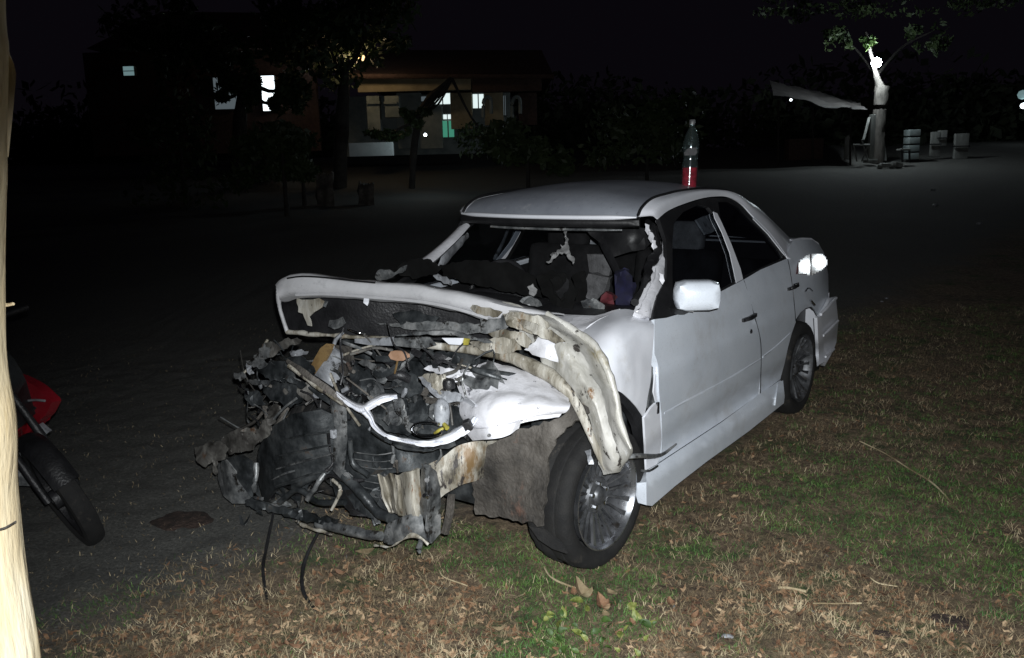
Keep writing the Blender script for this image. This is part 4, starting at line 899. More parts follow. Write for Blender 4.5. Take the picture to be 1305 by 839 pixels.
def grassy(x, y):      # 1 on the grass side, 0 on the gravel yard
    e = -1.1*x+y+1.6*(.5+.3*noise.noise(Vector((x*1.8, y*1.8, 0))))
    return max(0., min(1., (5.9-e)/1.0))
CARB = lambda x, y: (lambda u, v: -2.9 < u < -.1 and -.70 < v < .70)(*(MC@np.array([x-CX0, y-CY0, 0]))[:2])
def scatter(n, keep, y0=1.35, y1=8.5):
    out = []; k = 0
    while len(out) < n and k < n*30:
        k += 1; y = y0+(y1-y0)*rng.random()**1.5; x = rng.uniform(-.70, .74)*y*1.05
        if keep(x, y) and not CARB(x, y): out.append((x, y, ground_z(x, y)))
    return np.array(out)
def blades(name, P0, length, width, lean, m, label, cat, flat=0.):
    n = len(P0); th = rng.uniform(0, 2*np.pi, n); L = length*rng.uniform(.45, 1.3, n); w = width*rng.uniform(.6, 1.4, n)
    ld = rng.uniform(0, 2*np.pi, n); lm = lean*rng.uniform(.2, 1.2, n)
    d = np.stack([np.cos(ld)*np.sin(lm), np.sin(ld)*np.sin(lm), np.cos(lm)], 1)
    s = np.stack([np.cos(th), np.sin(th), np.zeros(n)], 1)*w[:, None]
    mid = P0+d*(L*.55)[:, None]; mid[:, 2] += L*.06
    dd = d.copy(); dd[:, 2] *= .55; tip = P0+(d*.55+dd*.45)*L[:, None]
    lift = np.zeros((n, 3)); lift[:, 2] = flat
    V = np.stack([P0-s+lift, P0+s+lift, mid+s*.8+lift, mid-s*.8+lift, tip+lift], 1).reshape(-1, 3)
    b = np.arange(n)*5
    F = np.concatenate([np.stack([b, b+1, b+2], 1), np.stack([b, b+2, b+3], 1), np.stack([b+3, b+2, b+4], 1)])
    return tag(fastmesh(name, V, F, M[m]), label, cat, kind='stuff')
P0 = scatter(95000, lambda x, y: rng.random() < grassy(x, y)*max(.02, min(1, .12+1.9*patch(x, y))))
blades('short_grass', P0, .026, .0012, 1.35, 'blade', 'short patchy green grass growing round the car', 'grass')
P1 = scatter(90000, lambda x, y: rng.random() < grassy(x, y)*max(.18, min(1, .62-1.2*patch(x, y))))
blades('dry_grass', P1, .040, .0010, 1.50, 'straw', 'matted dry grass and straw lying over the soil', 'dry grass', .002)
P2 = scatter(5000, lambda x, y: rng.random() < .55 and grassy(x, y) < .9)
blades('sparse_grass', P2, .022, .0014, 1.3, 'straw', 'sparse dry stubble on the dark gravel yard', 'dry grass')
# leaf litter: curled little leaf faces
def litter(name, P0, size, m, label, cat):
    n = len(P0); s = size*rng.uniform(.5, 1.4, n); th = rng.uniform(0, 2*np.pi, n)
    u = np.stack([np.cos(th), np.sin(th), rng.uniform(-.35, .5, n)], 1)*s[:, None]; v = np.stack([-np.sin(th), np.cos(th), rng.uniform(-.5, .5, n)], 1)*(s*rng.uniform(.25, .5, n))[:, None]
    up = np.zeros((n, 3)); up[:, 2] = s*rng.uniform(.05, .35, n)+.004
    V = np.stack([P0-u+up*.8, P0-v*.9-u*.2+up, P0+v*.9-u*.2+up, P0+u*.5-v*.6+up*.3, P0+u*.5+v*.6+up*.3, P0+u+up*1.3], 1).reshape(-1, 3)
    b = np.arange(n)*6; F = np.concatenate([np.stack([b, b+1, b+2], 1), np.stack([b+1, b+3, b+2], 1), np.stack([b+2, b+3, b+4], 1), np.stack([b+3, b+5, b+4], 1)])
    return tag(fastmesh(name, V, F, M[m]), label, cat, kind='stuff')
PL = scatter(15000, lambda x, y: rng.random() < grassy(x, y)*max(.05, min(1, .18-.8*patch(x, y)+(.35 if x < .8 and y < 2.9 else 0))), 1.35, 6.5)
litter('leaf_litter', PL, .015, 'litter', 'brown crumbled leaf litter spread over the grass', 'leaf litter')
PG = scatter(2600, lambda x, y: rng.random() < 1-grassy(x, y)*.9, 1.8, 9)
M['grit'] = mat('pale_grit', [(.05, .05, .047), (.13, .13, .12)], 60, .9)
litter('gravel', PG, .008, 'grit', 'fine gravel scattered over the dark yard', 'gravel')

# ---- single things on the ground
EYE = CAM
def flatleaf(px, py, L, m, ang, curl, label, grp=None, name='dry_leaf', cat='leaf'):
    global OFF
    c = Gd(px, py); c[2] = ground_z(c[0], c[1])+.012; OFF = c
    vs = []; fs = []; K = 7
    for i in range(K):
        t = i/(K-1); w = L*.28*math.sin(math.pi*min(1, t*.97+.03))**.7
        for j in (-1, 0, 1):
            x = (t-.5)*L; y = j*w; z = curl*L*(4*(t-.5)**2)+abs(j)*curl*L*.5+.006*vnoise((px+t*3, j, 0), 1.3)
            vs.append(c+np.array([x*math.cos(ang)-y*math.sin(ang), x*math.sin(ang)+y*math.cos(ang), z]))
    for i in range(K-1):
        for j in range(2): a = i*3+j; fs.append((a, a+1, a+4, a+3))
    o = mesh(name, vs, fs, m, None); o.location = c; OFF = np.zeros(3)
    return tag(o, label, cat, grp)
rl = random.Random(5)
names = ['curled brown dry leaf lying on the straw near the bottom edge', 'flat tan dry leaf among brown litter in the left foreground']
for i in range(46):
    px = rl.uniform(200, 900); py = rl.uniform(715, 836)
    if 690 < px < 830 and py < 740: continue
    L_ = rl.uniform(.03, .055); m_ = rl.choice(['litter', 'litter', 'straw']); cu = rl.uniform(.05, .35)
    col_ = ('tan' if m_ == 'straw' else 'brown'); siz = 'larger' if L_ > .043 else 'small'; sh_ = 'curled' if cu > .2 else 'flat'
    wh = 'left of the two dark cables' if px < 330 else 'below the two dark cables' if px < 430 else 'below the cream bracket' if px < 560 else 'below the muddy splash panel' if px < 690 else 'beside the green weed' if px < 840 else 'right of the green weed'
    rw2 = 'at the bottom edge' if py > 800 else 'halfway up the litter' if py > 755 else 'close to the wreck'
    flatleaf(px, py, L_, m_, rl.uniform(0, 6.3), cu, f'{siz} {sh_} {col_} dry leaf {wh}, {rw2}', 'dry leaves in front of the car')
flatleaf(466, 706, .085, 'straw', .4, .12, 'large pale tan dry leaf on the ground below the cream bracket of the wreck')
flatleaf(745, 762, .10, 'straw', 2.2, .45, 'big arched tan dry leaf standing over the yellow-green plant')
flatleaf(770, 780, .09, 'litter', 2.0, .35, 'long dark brown dry leaf hanging beside the yellow-green plant')
# broad-leaved weed by the bottom edge
base = Gd(758, 822); base[2] = ground_z(base[0], base[1]); wd_ = empty('broad_leaved_weed', base); OFF = base
tag(wd_, 'low weed with broad yellow-green leaves in front of the near front wheel', 'plant')
wl = random.Random(21)
spots_ = [(712, 798, .050, 'broadleaf'), (736, 806, .036, 'broadleaf'), (718, 780, .036, 'broadleaf'), (735, 765, .042, 'broadleaf'), (748, 774, .036, 'broadleaf'), (811, 786, .052, 'broadleaf'), (806, 772, .040, 'broadleaf'), (822, 794, .040, 'leaf'), (790, 808, .034, 'broadleaf')]
spots_ += [(wl.uniform(690, 835), wl.uniform(770, 832), wl.uniform(.016, .034), wl.choice(['leaf', 'leaf', 'broadleaf'])) for _ in range(34)]
for (px, py, s, m_) in spots_:
    h = wl.uniform(.01, .05); c = Gd(px, py); vd = (CAM-c)/np.linalg.norm(CAM-c); c = c+vd*h*1.6
    u = np.array([wl.uniform(-1, 1), wl.uniform(-.6, .6), wl.uniform(.1, .9)]); u /= np.linalg.norm(u)
    v = np.cross(u, vd*.6+np.array([wl.uniform(-.5, .5), wl.uniform(-.5, .5), .6])); v /= np.linalg.norm(v); nn = np.cross(u, v); nn *= 1 if nn[2] > 0 else -1
    vs = []; K = 8
    for i in range(K):
        t = i/(K-1); w = s*.40*(math.sin(math.pi*min(1, t**.8*.97+.02)))**1.0*(1-.25*t)
        for j in (-1, 0, 1): vs.append(c+u*(t-.5)*s*1.3+v*j*w+nn*(abs(j)*.22*w*1.6-.55*s*(t-.4)**2+.03*s*math.sin(9*t+j)))
    fs = [(i*3+j, i*3+j+1, i*3+j+4, i*3+j+3) for i in range(K-1) for j in range(2)]
    lf = mesh('leaf', vs, fs, m_, wd_)
    q0 = c-u*s*.6; g0 = np.array([q0[0]*.8+base[0]*.2, q0[1]*.8+base[1]*.2, 0.]); g0[2] = ground_z(g0[0], g0[1])
    tube('leaf_stalk', [q0, (q0+g0)/2+np.array([0, 0, .006]), g0], .0010, 'leaf', lf, 5, 2)
OFF = np.zeros(3)
def twig(pts, r, m, label, name='twig', cat='twig', lift=.012):
    global OFF
    q = [Gd(x, y) for x, y in pts]
    for i, p in enumerate(q): p[2] = ground_z(p[0], p[1])+(lift[i] if isinstance(lift, (list, tuple)) else lift)
    OFF = q[0].copy(); o = tube(name, q, r, m, None, 6, 4, crumple=.002); o.location = OFF; OFF = np.zeros(3); return tag(o, label, cat)
twig([(1096, 560), (1130, 578), (1160, 598), (1190, 620), (1224, 652)], .004, 'straw', 'long thin curved dry stem lying on the grass right of the car')
twig([(693, 722), (702, 736), (722, 746), (748, 752)], .004, 'straw', 'forked pale straw stalk lying in front of the near wheel')
twig([(1109, 735), (1120, 741), (1144, 747)], .003, 'straw', 'short pale stalk on bare straw at lower right')
twig([(560, 728), (566, 738), (596, 748)], .003, 'straw', 'pale bent straw below the cream chassis bracket')
twig([(1036, 770), (1060, 768), (1098, 771)], .003, 'straw', 'straight pale stalk on dry grass at the lower right edge')
twig([(992, 745), (1010, 748), (1028, 752)], .006, 'straw', 'stubby cream stick on dry grass near the lower right')
twig([(340, 764), (336, 735), (341, 706), (352, 680)], [.006, .007, .007, .005], 'black', 'dark curved cable hanging down to the ground under the left of the wreck', 'loose_cable', 'cable', [.0, .02, .05, .12])
twig([(402, 778), (386, 757), (390, 728), (412, 704)], [.006, .008, .008, .006], 'black', 'second dark curved cable, right of its twin, trailing from the wreck', 'loose_cable', 'cable', [.0, .02, .05, .12])
def clod(px, py, s, m, label, name, cat, hz=.4, seed=0):
    global OFF
    c = Gd(px, py); c[2] = ground_z(c[0], c[1]); OFF = c; bm = bmesh.new(); bmesh.ops.create_icosphere(bm, subdivisions=3, radius=1)
    vs = []
    for v in bm.verts:
        p = np.array(v.co); p = p*(1+.35*vnoise(p, 1.6, seed)+.12*vnoise(p, 5, seed)); vs.append(c+p*np.array([s[0], s[1], s[0]*hz]))
    fs = [tuple(v.index for v in f.verts) for f in bm.faces]; bm.free(); o = mesh(name, vs, fs, m, None); o.location = c; OFF = np.zeros(3); return tag(o, label, cat)
M['soil'] = mat('dark_soil', [(.012, .008, .006), (.035, .022, .017), (.07, .045, .035)], 30, .95, bump=.8, bscale=90)
clod(1213, 795, (.065, .06), 'soil', 'dark red-brown clod of earth near the lower right corner', 'earth_clod', 'clod', .35, 1)
clod(228, 662, (.15, .11), 'soil', 'low dark mound of earth on the yard left of the wreck', 'earth_mound', 'mound', .18, 2)
clod(926, 808, (.022, .014), 'whiteplastic', 'small crumpled white scrap on straw at the bottom right', 'white_scrap', 'litter', .5, 3)
clod(1124, 806, (.03, .025), 'soil', 'small dark lump of earth left of the larger clod', 'earth_clod', 'clod', .4, 4)

for k, (px, py, s_) in enumerate([(1189, 243, .05), (1192, 262, .05), (1248, 287, .05), (1130, 379, .022), (1124, 384, .016)]):
    clod(px, py, (s_, s_*.7), 'whiteplastic', ['pale speck of stone far right, nearest the lamp tree', 'pale speck of stone just below the farthest one at right', 'pale speck of stone farthest to the right', 'small pale pebble on the grass beyond the car tail', 'tiny pale pebble left of the other near the car tail'][k], 'pale_pebble', 'pebble', .6, 7+k)
# ================================================================== CREAM POST at the left edge
pe = [(12, -330), (14, -150), (12, -40), (10, 0), (12, 40), (15, 62), (14, 110), (11, 170), (11, 225), (9, 260), (7, 330), (7, 390), (8, 440), (12, 480), (19, 520), (21, 560), (20, 610), (24, 660), (30, 710), (40, 770), (50, 830), (58, 900), (72, 1000), (90, 1150), (120, 1500)]
q = [W(x, y, 1.25) for x, y in pe]; q = [p for p in q if p[2] > -.05]
OFF = np.array([q[-1][0]-.09, 1.21, 0.]); vs = []; n = 28; po = empty('cream_post', OFF)
tag(po, 'cream peeling wooden post flaring at its foot, cut by the left edge of the photo', 'post')
A_ = cr(np.array(q), 3); pl_ = np.array([1.75, .88]); pl_ /= np.linalg.norm(pl_)
for p in A_:
    for j in range(n):
        a = 2*math.pi*j/n; r = .10*(1+.03*math.cos(3*a+p[2]*4)); vs.append((p[0]-.10*pl_[0]+r*math.cos(a)+.004*vnoise((p[2]*2, j*.4, 0), 2), 1.25-.10*pl_[1]+r*math.sin(a), p[2]))
fs = [(i*n+j, i*n+(j+1) % n, (i+1)*n+(j+1) % n, (i+1)*n+j) for i in range(len(A_)-1) for j in range(n)]+[tuple(range(n))]
mesh('post_shaft', vs, fs, 'post', po)
tube('post_split', [W(-6, 676, 1.17), W(6, 673, 1.165), W(20, 665, 1.19)], .0016, 'mud', po, 5, 3)
tube('peeled_strip', [W(4, 388, 1.24), W(9, 389, 1.24), W(17, 387.5, 1.235)], .0025, 'post', po, 5, 3)
pv = [W(2, 30, 1.23), W(9, 70, 1.24), W(10, 120, 1.24), W(8, 200, 1.24)]
tube('peeling_edge', pv, [.004, .010, .009, .003], 'post', po, 6, 4, flat=.3)
OFF = np.zeros(3)

# ================================================================== RED MOTORCYCLE behind the post
mc_ = Gd(117, 689); mc_[2] = 0; OFF = mc_.copy()
bike = empty('red_motorcycle', mc_); tag(bike, 'red motorcycle parked behind the cream post, only its front end in view', 'motorcycle')
hd = np.array([.70, -.714, 0]); lf_ = np.array([.714, .70, 0]); ln = -.36
def B(x, y, z):      # bike frame: x ahead of the front axle, y to its left, leaning
    yy = y*math.cos(ln)+z*math.sin(ln); zz = -y*math.sin(ln)+z*math.cos(ln)
    return mc_+hd*x+lf_*yy+np.array([0, 0, zz])
def lath_b(prof, n, cx, cz): 
    vs, fs = lathe_data(prof, n); return [B(v[0]+cx, v[1], v[2]+cz) for v in vs], fs
def bike_wheel(cx):
    r = .262
    vs, fs = lath_b([(-.030, r*.80), (-.042, r*.86), (-.036, r*.96), (-.014, r*1.0), (.014, r*1.0), (.036, r*.96), (.042, r*.86), (.030, r*.80)], 48, cx, r)
    w = mesh('front_wheel' if cx == 0 else 'rear_wheel', *lath_b([(-.05, .01), (-.05, .045), (.05, .045), (.05, .01)], 20, cx, r), 'black', bike)
    mesh('tyre', vs, fs, 'rubber', w)
    vs, fs = lath_b([(-.028, r*.80), (-.024, r*.76), (.024, r*.76), (.028, r*.80)], 48, cx, r); mesh('rim', vs, fs, 'black', w)
    mesh('brake_disc', *lath_b([(.052, .06), (.052, .11), (.056, .11), (.056, .06)], 32, cx, r), 'rimdark', w)
    for k in range(5):
        a = 2*math.pi*k/5+.4; ca, sa = math.cos(a), math.sin(a)
        tube('spoke', [B(cx+ca*.04, 0, r+sa*.04), B(cx+ca*.12+sa*.01, 0, r+sa*.12-ca*.01), B(cx+ca*r*.78, 0, r+sa*r*.78)], [.014, .010, .013], 'black', w, 6, 3)
bike_wheel(0); bike_wheel(-1.22)
for s_ in (-1, 1): tube('fork_leg', [B(0, .065*s_, .262), B(-.10, .065*s_, .52), B(-.17, .06*s_, .72)], [.017, .018, .016], 'black', bike, 8, 2); tube('fork_tube', [B(-.085, .067*s_, .47), B(-.16, .062*s_, .70)], .012, 'chrome', bike, 8, 1)
sheet('front_mudguard', [[B(math.cos(a)*rr2, y, .262+math.sin(a)*rr2) for y, rr2 in ((-.055, .285), (-.03, .305), (0, .31), (.03, .305), (.055, .285))] for a in np.linspace(.5, 2.5, 6)], 'black', bike, 3, th=.003)
pxpoly('fork_cover', [(40, 546), (50, 541), (62, 551), (56, 556), (48, 552)], lambda x, y: W(x, y, mc_[1]+.12), 'whiteplastic', bike, 4, .03)
pxpoly('fork_cover', [(30, 566), (38, 556), (42, 562), (33, 573)], lambda x, y: W(x, y, mc_[1]+.14), 'whiteplastic', bike, 4, .03)
redf = pxpoly('leg_shield_wing', [(4, 474), (16, 479), (32, 485), (46, 493), (64, 509), (66, 513), (58, 529), (46, 541), (38, 551), (28, 562), (24, 552), (28, 540), (36, 531), (47, 520), (40, 516), (12, 508), (4, 498)], lambda x, y: W(x, y, mc_[1]+.10+.0022*(66-x)), 'red', bike, 6, .05, crumple=.008, cs=5)
tube('wing_highlight_strip', [W(34, 511, mc_[1]+.13), W(46, 510, mc_[1]+.10), W(57, 511, mc_[1]+.08)], .006, 'whiteplastic', redf, 6, 2)
pxpoly('leg_shield_inner', [(4, 500), (14, 512), (36, 517), (34, 530), (26, 545), (22, 562), (4, 570)], lambda x, y: W(x, y, mc_[1]+.24), 'black', bike, 7, .03)
pxpoly('indicator', [(10, 505), (20, 498), (24, 499), (18, 507), (12, 511)], lambda x, y: W(x, y, mc_[1]+.10), 'whiteplastic', bike, 4, .02)
sheet('front_cowl', [[B(-.30, -.14, .55), B(-.18, 0, .56), B(-.30, .14, .55)], [B(-.34, -.17, .80), B(-.16, 0, .82), B(-.34, .17, .80)], [B(-.36, -.12, 1.0), B(-.26, 0, 1.02), B(-.36, .12, 1.0)]], 'black', bike, 4, th=.01)
tube('handlebar', [B(-.36, -.33, .98), B(-.32, -.1, 1.02), B(-.32, .1, 1.02), B(-.36, .33, .98)], .014, 'black', bike, 8, 3)
tube('body_spine', [B(-.3, 0, .6), B(-.6, 0, .42), B(-.95, 0, .62), B(-1.45, 0, .76)], [.09, .10, .11, .06], 'red', bike, 10, 4)
tube('seat', [B(-.68, 0, .74), B(-.95, 0, .76), B(-1.35, 0, .80)], [.08, .11, .09], 'black', bike, 10, 4, flat=1.2)
tube('engine', [B(-.45, 0, .30), B(-.7, 0, .28)], [.11, .12], 'greymetal', bike, 10, 2)
tube('exhaust', [B(-.5, -.12, .2), B(-.9, -.14, .2), B(-1.4, -.15, .32)], [.02, .035, .045], 'chrome', bike, 8, 3)
tube('kick_stand', [B(-.7, .05, .25), B(-.8, .12, .04)], .012, 'black', bike, 6, 1)
OFF = np.zeros(3)

# ================================================================== BOTTLE on the roof
bc = Ay(878, 241.5, .40)
wp = lambda p: MC.T@np.array(p)+np.array([CX0, CY0, 0])
bw = wp(bc); OFF = bw.copy(); bt = empty('plastic_bottle', bw); tag(bt, 'clear plastic bottle with red liquid in its bottom, standing on the car roof', 'bottle')
bh = .375; tl_ = .035
def bl(name, prof, m, par, n=28):
    vs, fs = lathe_data([(a*bh, r) for a, r in prof], n, ax=2)
    return mesh(name, [bw+np.array([v[0]+v[2]*tl_, v[1], v[2]]) for v in vs], fs, m, par, sharp=60)
sh = bl('bottle_shell', [(0, .002), (.0, .036), (.02, .043), (.10, .044), (.12, .041), (.14, .044), (.22, .044), (.24, .041), (.26, .044), (.34, .044), (.42, .038), (.46, .038), (.54, .044), (.66, .044), (.78, .034), (.86, .020), (.90, .0145), (.93, .0145)], 'clear', bt)
bl('red_liquid', [(.012, .002), (.012, .034), (.03, .040), (.10, .041), (.14, .041), (.30, .041), (.315, .041), (.315, .002)], 'liquid', bt)
bl('bottle_cap', [(.925, .016), (.995, .016), (1.0, .013), (1.0, .001)], 'greymetal', bt)
vsl = [bw+np.array([.0452*math.cos(a)+z*bh*tl_, .0452*math.sin(a), z*bh]) for z, a0, a1 in ((.49, -2.6, -1.2), (.53, -2.7, -.9), (.57, -2.4, -1.0), (.60, -2.0, -1.2)) for a in np.linspace(a0, a1, 6)]
mesh('shoulder_highlight', vsl, [(i*6+j, i*6+j+1, i*6+j+7, i*6+j+6) for i in range(3) for j in range(5)], 'greyfabric', bt)  # grey arc on the shell, a shoulder highlight put in as colour
OFF = np.zeros(3)
# ================================================================== BACKGROUND
def wbox(name, x0, y0, x1, y1, wy, dep, m, parent=None, bev=.02):
    """box whose front face stands on the plane y = wy between two picture corners"""
    a, b = W(x0, y1, wy), W(x1, y0, wy)
    c = ((a[0]+b[0])/2, wy+dep/2, (a[2]+b[2])/2); return box(name, c, (abs(b[0]-a[0]), dep, abs(b[2]-a[2])), m, parent, bev)
def foliage(name, center, rad, n, size, m, parent, seed=0, hollow=.5, clumps=14):
    r = np.random.default_rng(seed); cl = r.normal(size=(clumps, 3)); cl /= np.linalg.norm(cl, axis=1)[:, None]; cl *= r.uniform(.35, .95, clumps)[:, None]
    cr_ = r.uniform(.22, .48, clumps); k = r.integers(0, clumps, n); d = r.normal(size=(n, 3)); d /= np.linalg.norm(d, axis=1)[:, None]
    p = cl[k]+d*(cr_[k]*r.uniform(hollow, 1.05, n))[:, None]; p = p*np.array(rad)+np.array(center)
    u = r.normal(size=(n, 3)); u /= np.linalg.norm(u, axis=1)[:, None]; w = np.cross(u, r.normal(size=(n, 3))); w /= np.linalg.norm(w, axis=1)[:, None]
    s = size*r.uniform(.5, 1.4, n)[:, None]
    V = np.stack([p-u*s, p+w*s*.42, p+u*s, p-w*s*.42], 1).reshape(-1, 3)-OFF
    b = np.arange(n)*4; F = np.stack([b, b+1, b+2, b+3], 1)
    o = fastmesh(name, V, F, M[m] if isinstance(m, str) else m); o.parent = parent; return o
M['wallbeige'] = mat('beige_render', [(.30, .25, .16), (.42, .36, .24)], 3, .9, spots=[((.16, .14, .10), 2, .56, .15)])
M['wallgrey'] = mat('grey_green_render', [(.20, .24, .24), (.32, .36, .35)], 3, .9)
M['tiles'] = mat('old_roof_tiles', [(.05, .03, .025), (.10, .06, .05)], 14, .85, bump=.4)
M['lit_window'] = emis('lit_window_pane', (.62, .72, .72), 1.25)
M['lit_dim'] = emis('dim_window_and_wall_pane', (.22, .27, .30), .34)
M['lit_green'] = emis('lit_green_doorway', (.06, .30, .20), .7)
M['lit_white'] = emis('bright_lit_doorway', (.85, .95, 1), 2.2)
M['lit_blue'] = emis('curtained_window', (.30, .48, .50), .42)
M['bulb_w'] = emis('white_bulb', (.85, .95, 1), 120)
M['bulb_s'] = emis('small_white_bulb', (.85, .95, 1), 3.5)
M['bulb_y'] = emis('warm_bulb', (1, .68, .34), 1.6)
M['plank'] = mat('weathered_planks', [(.16, .16, .15), (.30, .31, .29)], 6, .85, stretch=(1, 1, .2))
M['tarp'] = mat('grey_tarpaulin', [(.03, .027, .027), (.075, .068, .063)], 3, .7, bump=.3)

def gbase(px, py, wy): p = W(px, py, wy); p[2] = T(p[0], wy); return p
HY = 24.
OFF = gbase(530, 195, HY); hs = empty('village_house', OFF); tag(hs, 'dark village house with a beige front wall, tiled roof and lit windows behind the wreck', 'house')
zb = T(0, HY)-.3
def wall_seg(x0, y0, x1, y1, m='wallbeige', wy=HY, dep=.18, name='wall'): return wbox(name, x0, y0, x1, y1, wy, dep, m, hs)
wall_seg(456, 97, 600, 118)
wall_seg(602, 98, 690, 118, 'tiles', dep=.3)
wall_seg(575, 118, 601, 165, wy=HY+1.2); wall_seg(618, 118, 641, 160, wy=HY+1.2); wall_seg(661, 118, 684, 160, 'tiles', wy=HY+1.2); wall_seg(508, 118, 536, 190, 'wallgrey', wy=HY+1.4)
wall_seg(536, 135, 563, 190, 'wallgrey', wy=HY+1.2)
for (a, b, c, d, m_) in [(553, 118, 575, 134, 'lit_window'), (536, 122, 551, 130, 'lit_dim'), (602, 119, 617, 139, 'lit_window'), (641, 121, 645, 148, 'lit_dim'), (564, 145, 576, 153, 'lit_window'), (563, 153, 579, 176, 'lit_green')]:
    w = wbox('window' if m_ != 'lit_green' else 'door', a, b, c, d, HY+1.3, .1, 'wallgrey', hs)
    wbox('pane', a+1, b+1, c-1, d-1, HY+1.25, .04, m_, w, .005)
    wbox('frame', (a+c)/2-.4, b+.5, (a+c)/2+.4, d-.5, HY+1.2, .04, 'wallgrey', w, .005)
for cx in (621, 658):       # arches of the porch
    pts = [W(cx-5+0, 150, HY+.6), W(cx-5, 132, HY+.6), W(cx-3, 126, HY+.6), W(cx, 123.5, HY+.6), W(cx+4, 126, HY+.6), W(cx+5, 133, HY+.6), W(cx+5, 145, HY+.6)]
    tube('porch_arch', pts, .05, 'wallgrey', hs, 8, 4)
for cx, y1 in ((476, 170), (498, 150)): wbox('porch_column', cx-7, 122, cx+7 if cx < 490 else cx+10, y1, HY+.2, .3, 'wallgrey', hs); wbox('column_capital', cx-9, 129, cx+8, 133, HY+.1, .4, 'wallgrey', hs)
wbox('back_wall', 440, 118, 650, 200, HY+3.4, .2, 'wallgrey', hs)
a, b = W(436, 97, HY-.4), W(706, 97, HY-.4); c, d = W(470, 64, HY+3.5), W(690, 64, HY+3.5)
mesh('roof', [a, b, d, c, a+[0, 8, 0], b+[0, 8, 0]], [(0, 1, 2, 3), (3, 2, 5, 4), (0, 3, 4), (1, 5, 2), (0, 4, 5, 1)], 'tiles', hs, smooth=False)
tube('eaves_board', [a, b], .07, 'tiles', hs, 6, 1)
OFF = gbase(480, 195, HY-4); o = wbox('garden_wall', 445, 181, 500, 200, HY-4, .25, 'wallwhite', None); o.location = OFF; tag(o, 'low pale garden wall in front of the dark house', 'wall')
OFF = np.zeros(3)
# porch light that the house shows through its openings
def bulb(name, p, r, m, e, col, label, cat='lamp'):
    vs, fs = lathe_data([(-r, .001), (-r*.7, r*.7), (0, r), (r*.7, r*.7), (r, .001)], 12, ax=2)
    global OFF
    OFF = p.copy(); o = mesh(name, [np.array(v)+p for v in vs], fs, m, None); o.location = p; OFF = np.zeros(3); tag(o, label, cat)
    if e: lamp('POINT', name+'_light', (p[0], p[1]-r*2.2, p[2]-r), e, col, shadow_soft_size=r)
    return o
bulb('house_lamp', W(459, 73, HY-1.2), .12, 'bulb_y', 22, (1, .72, .42), 'warm glowing lamp among leaves above the left end of the house', 'lamp')
bulb('porch_lamp', W(542, 172, HY-4.4), .04, 'bulb_s', 9, (.8, .95, 1), 'tiny white porch lamp beside the green doorway')
bulb('high_lamp', W(471, 41, HY+1), .07, 'bulb_s', 0, None, 'small white light above the warm lamp of the house')
bulb('far_right_lamp', W(1304, 135, 30), .10, 'bulb_s', 3, (.8, .95, 1), 'white light at the right edge of the photo')
bulb('far_right_lamp', W(1303, 121, 30), .16, 'lit_blue', 0, None, 'dim bluish light just above the white one at the right edge')
bulb('stall_lamp', W(1008, 127.5, 25), .04, 'bulb_s', 0, None, 'tiny white light under the tarpaulin left of the lamp tree')
bulb('sky_gap_lamp', W(391, 88, HY+1), .06, 'bulb_s', 0, None, 'white speck of light left of the house among dark leaves')
# leaning dark trunk in front of the house and the dim leaves round the warm lamp
def tree(name, base, pts, rads, crowns, label, bark='darkbark', leaf='leafdark', n=2600, size=.12, seed=0):
    global OFF
    OFF = base.copy(); t = empty(name, base); tag(t, label, 'tree')
    tube('trunk', pts, rads, bark, t, 10, 4, crumple=.05, seed=seed)
    r = random.Random(seed)
    for i, (c, rad) in enumerate(crowns):
        c = np.array(c); tube('limb', [pts[-1], (np.array(pts[-1])+c)/2+np.array([0, 0, -.2]), c], [rads[-1]*.8, rads[-1]*.5, .03], bark, t, 7, 3)
        foliage('crown', c, rad, n, size, leaf, t, seed*13+i)
    OFF = np.zeros(3); return t
b0 = gbase(540, 195, 19)
tree('leaning_tree', gbase(522, 190, 21.5), [gbase(522, 190, 21.5), W(530, 165, 21.5), W(545, 130, 21.5), W(576, 100, 21.5)], [.07, .08, .10, .05], [(W(524, 152, 21.3), (.28, .3, .30)), (W(495, 172, 21), (.45, .4, .16)), (W(625, 178, 21), (.75, .6, .42)), (W(541, 143, 21.3), (.18, .2, .10))], 'dark bushy tree leaning right in front of the house windows', n=900, size=.07, seed=3)
def bush(px, py, wy, rad, label, n=1800, size=.09, seed=0, leaf='leafdark'):
    global OFF
    b = gbase(px, py, wy); OFF = b.copy(); t = empty('bush', b); tag(t, label, 'bush')
    tube('stem', [b, W(px, py, wy)], [.05, .03], 'darkbark', t, 6, 2); foliage('foliage', W(px, py, wy), rad, n, size, leaf, t, seed); OFF = np.zeros(3); return t
bush(672, 186, 17, (1.0, .7, .55), 'wide dark bush right of the house arches', seed=5)
bush(360, 196, 17, (1.0, .7, .6), 'dark bush left of the house below the lit gaps', seed=6)
bush(385, 214, 18.5, (.7, .6, .25), 'low dark shrub left of the pale garden wall', seed=7, n=1200)
bush(825, 170, 19, (1.6, .8, 1.0), 'tall dark bush behind the car roof', seed=8)
bush(230, 190, 19, (1.8, .8, 1.3), 'dark bush at the far left of the yard', seed=9)
tree('roadside_tree', gbase(430, 205, 22), [gbase(430, 205, 22), W(436, 150, 22), W(440, 90, 22)], [.2, .17, .1], [(W(420, 60, 22), (1.6, 1.2, 1.2)), (W(470, 30, 22), (1.5, 1.2, .9)), (W(385, 40, 22), (1.3, 1, 1))], 'dark leafy tree standing left of the house with a lamp in its branches', n=1500, size=.12, seed=4)
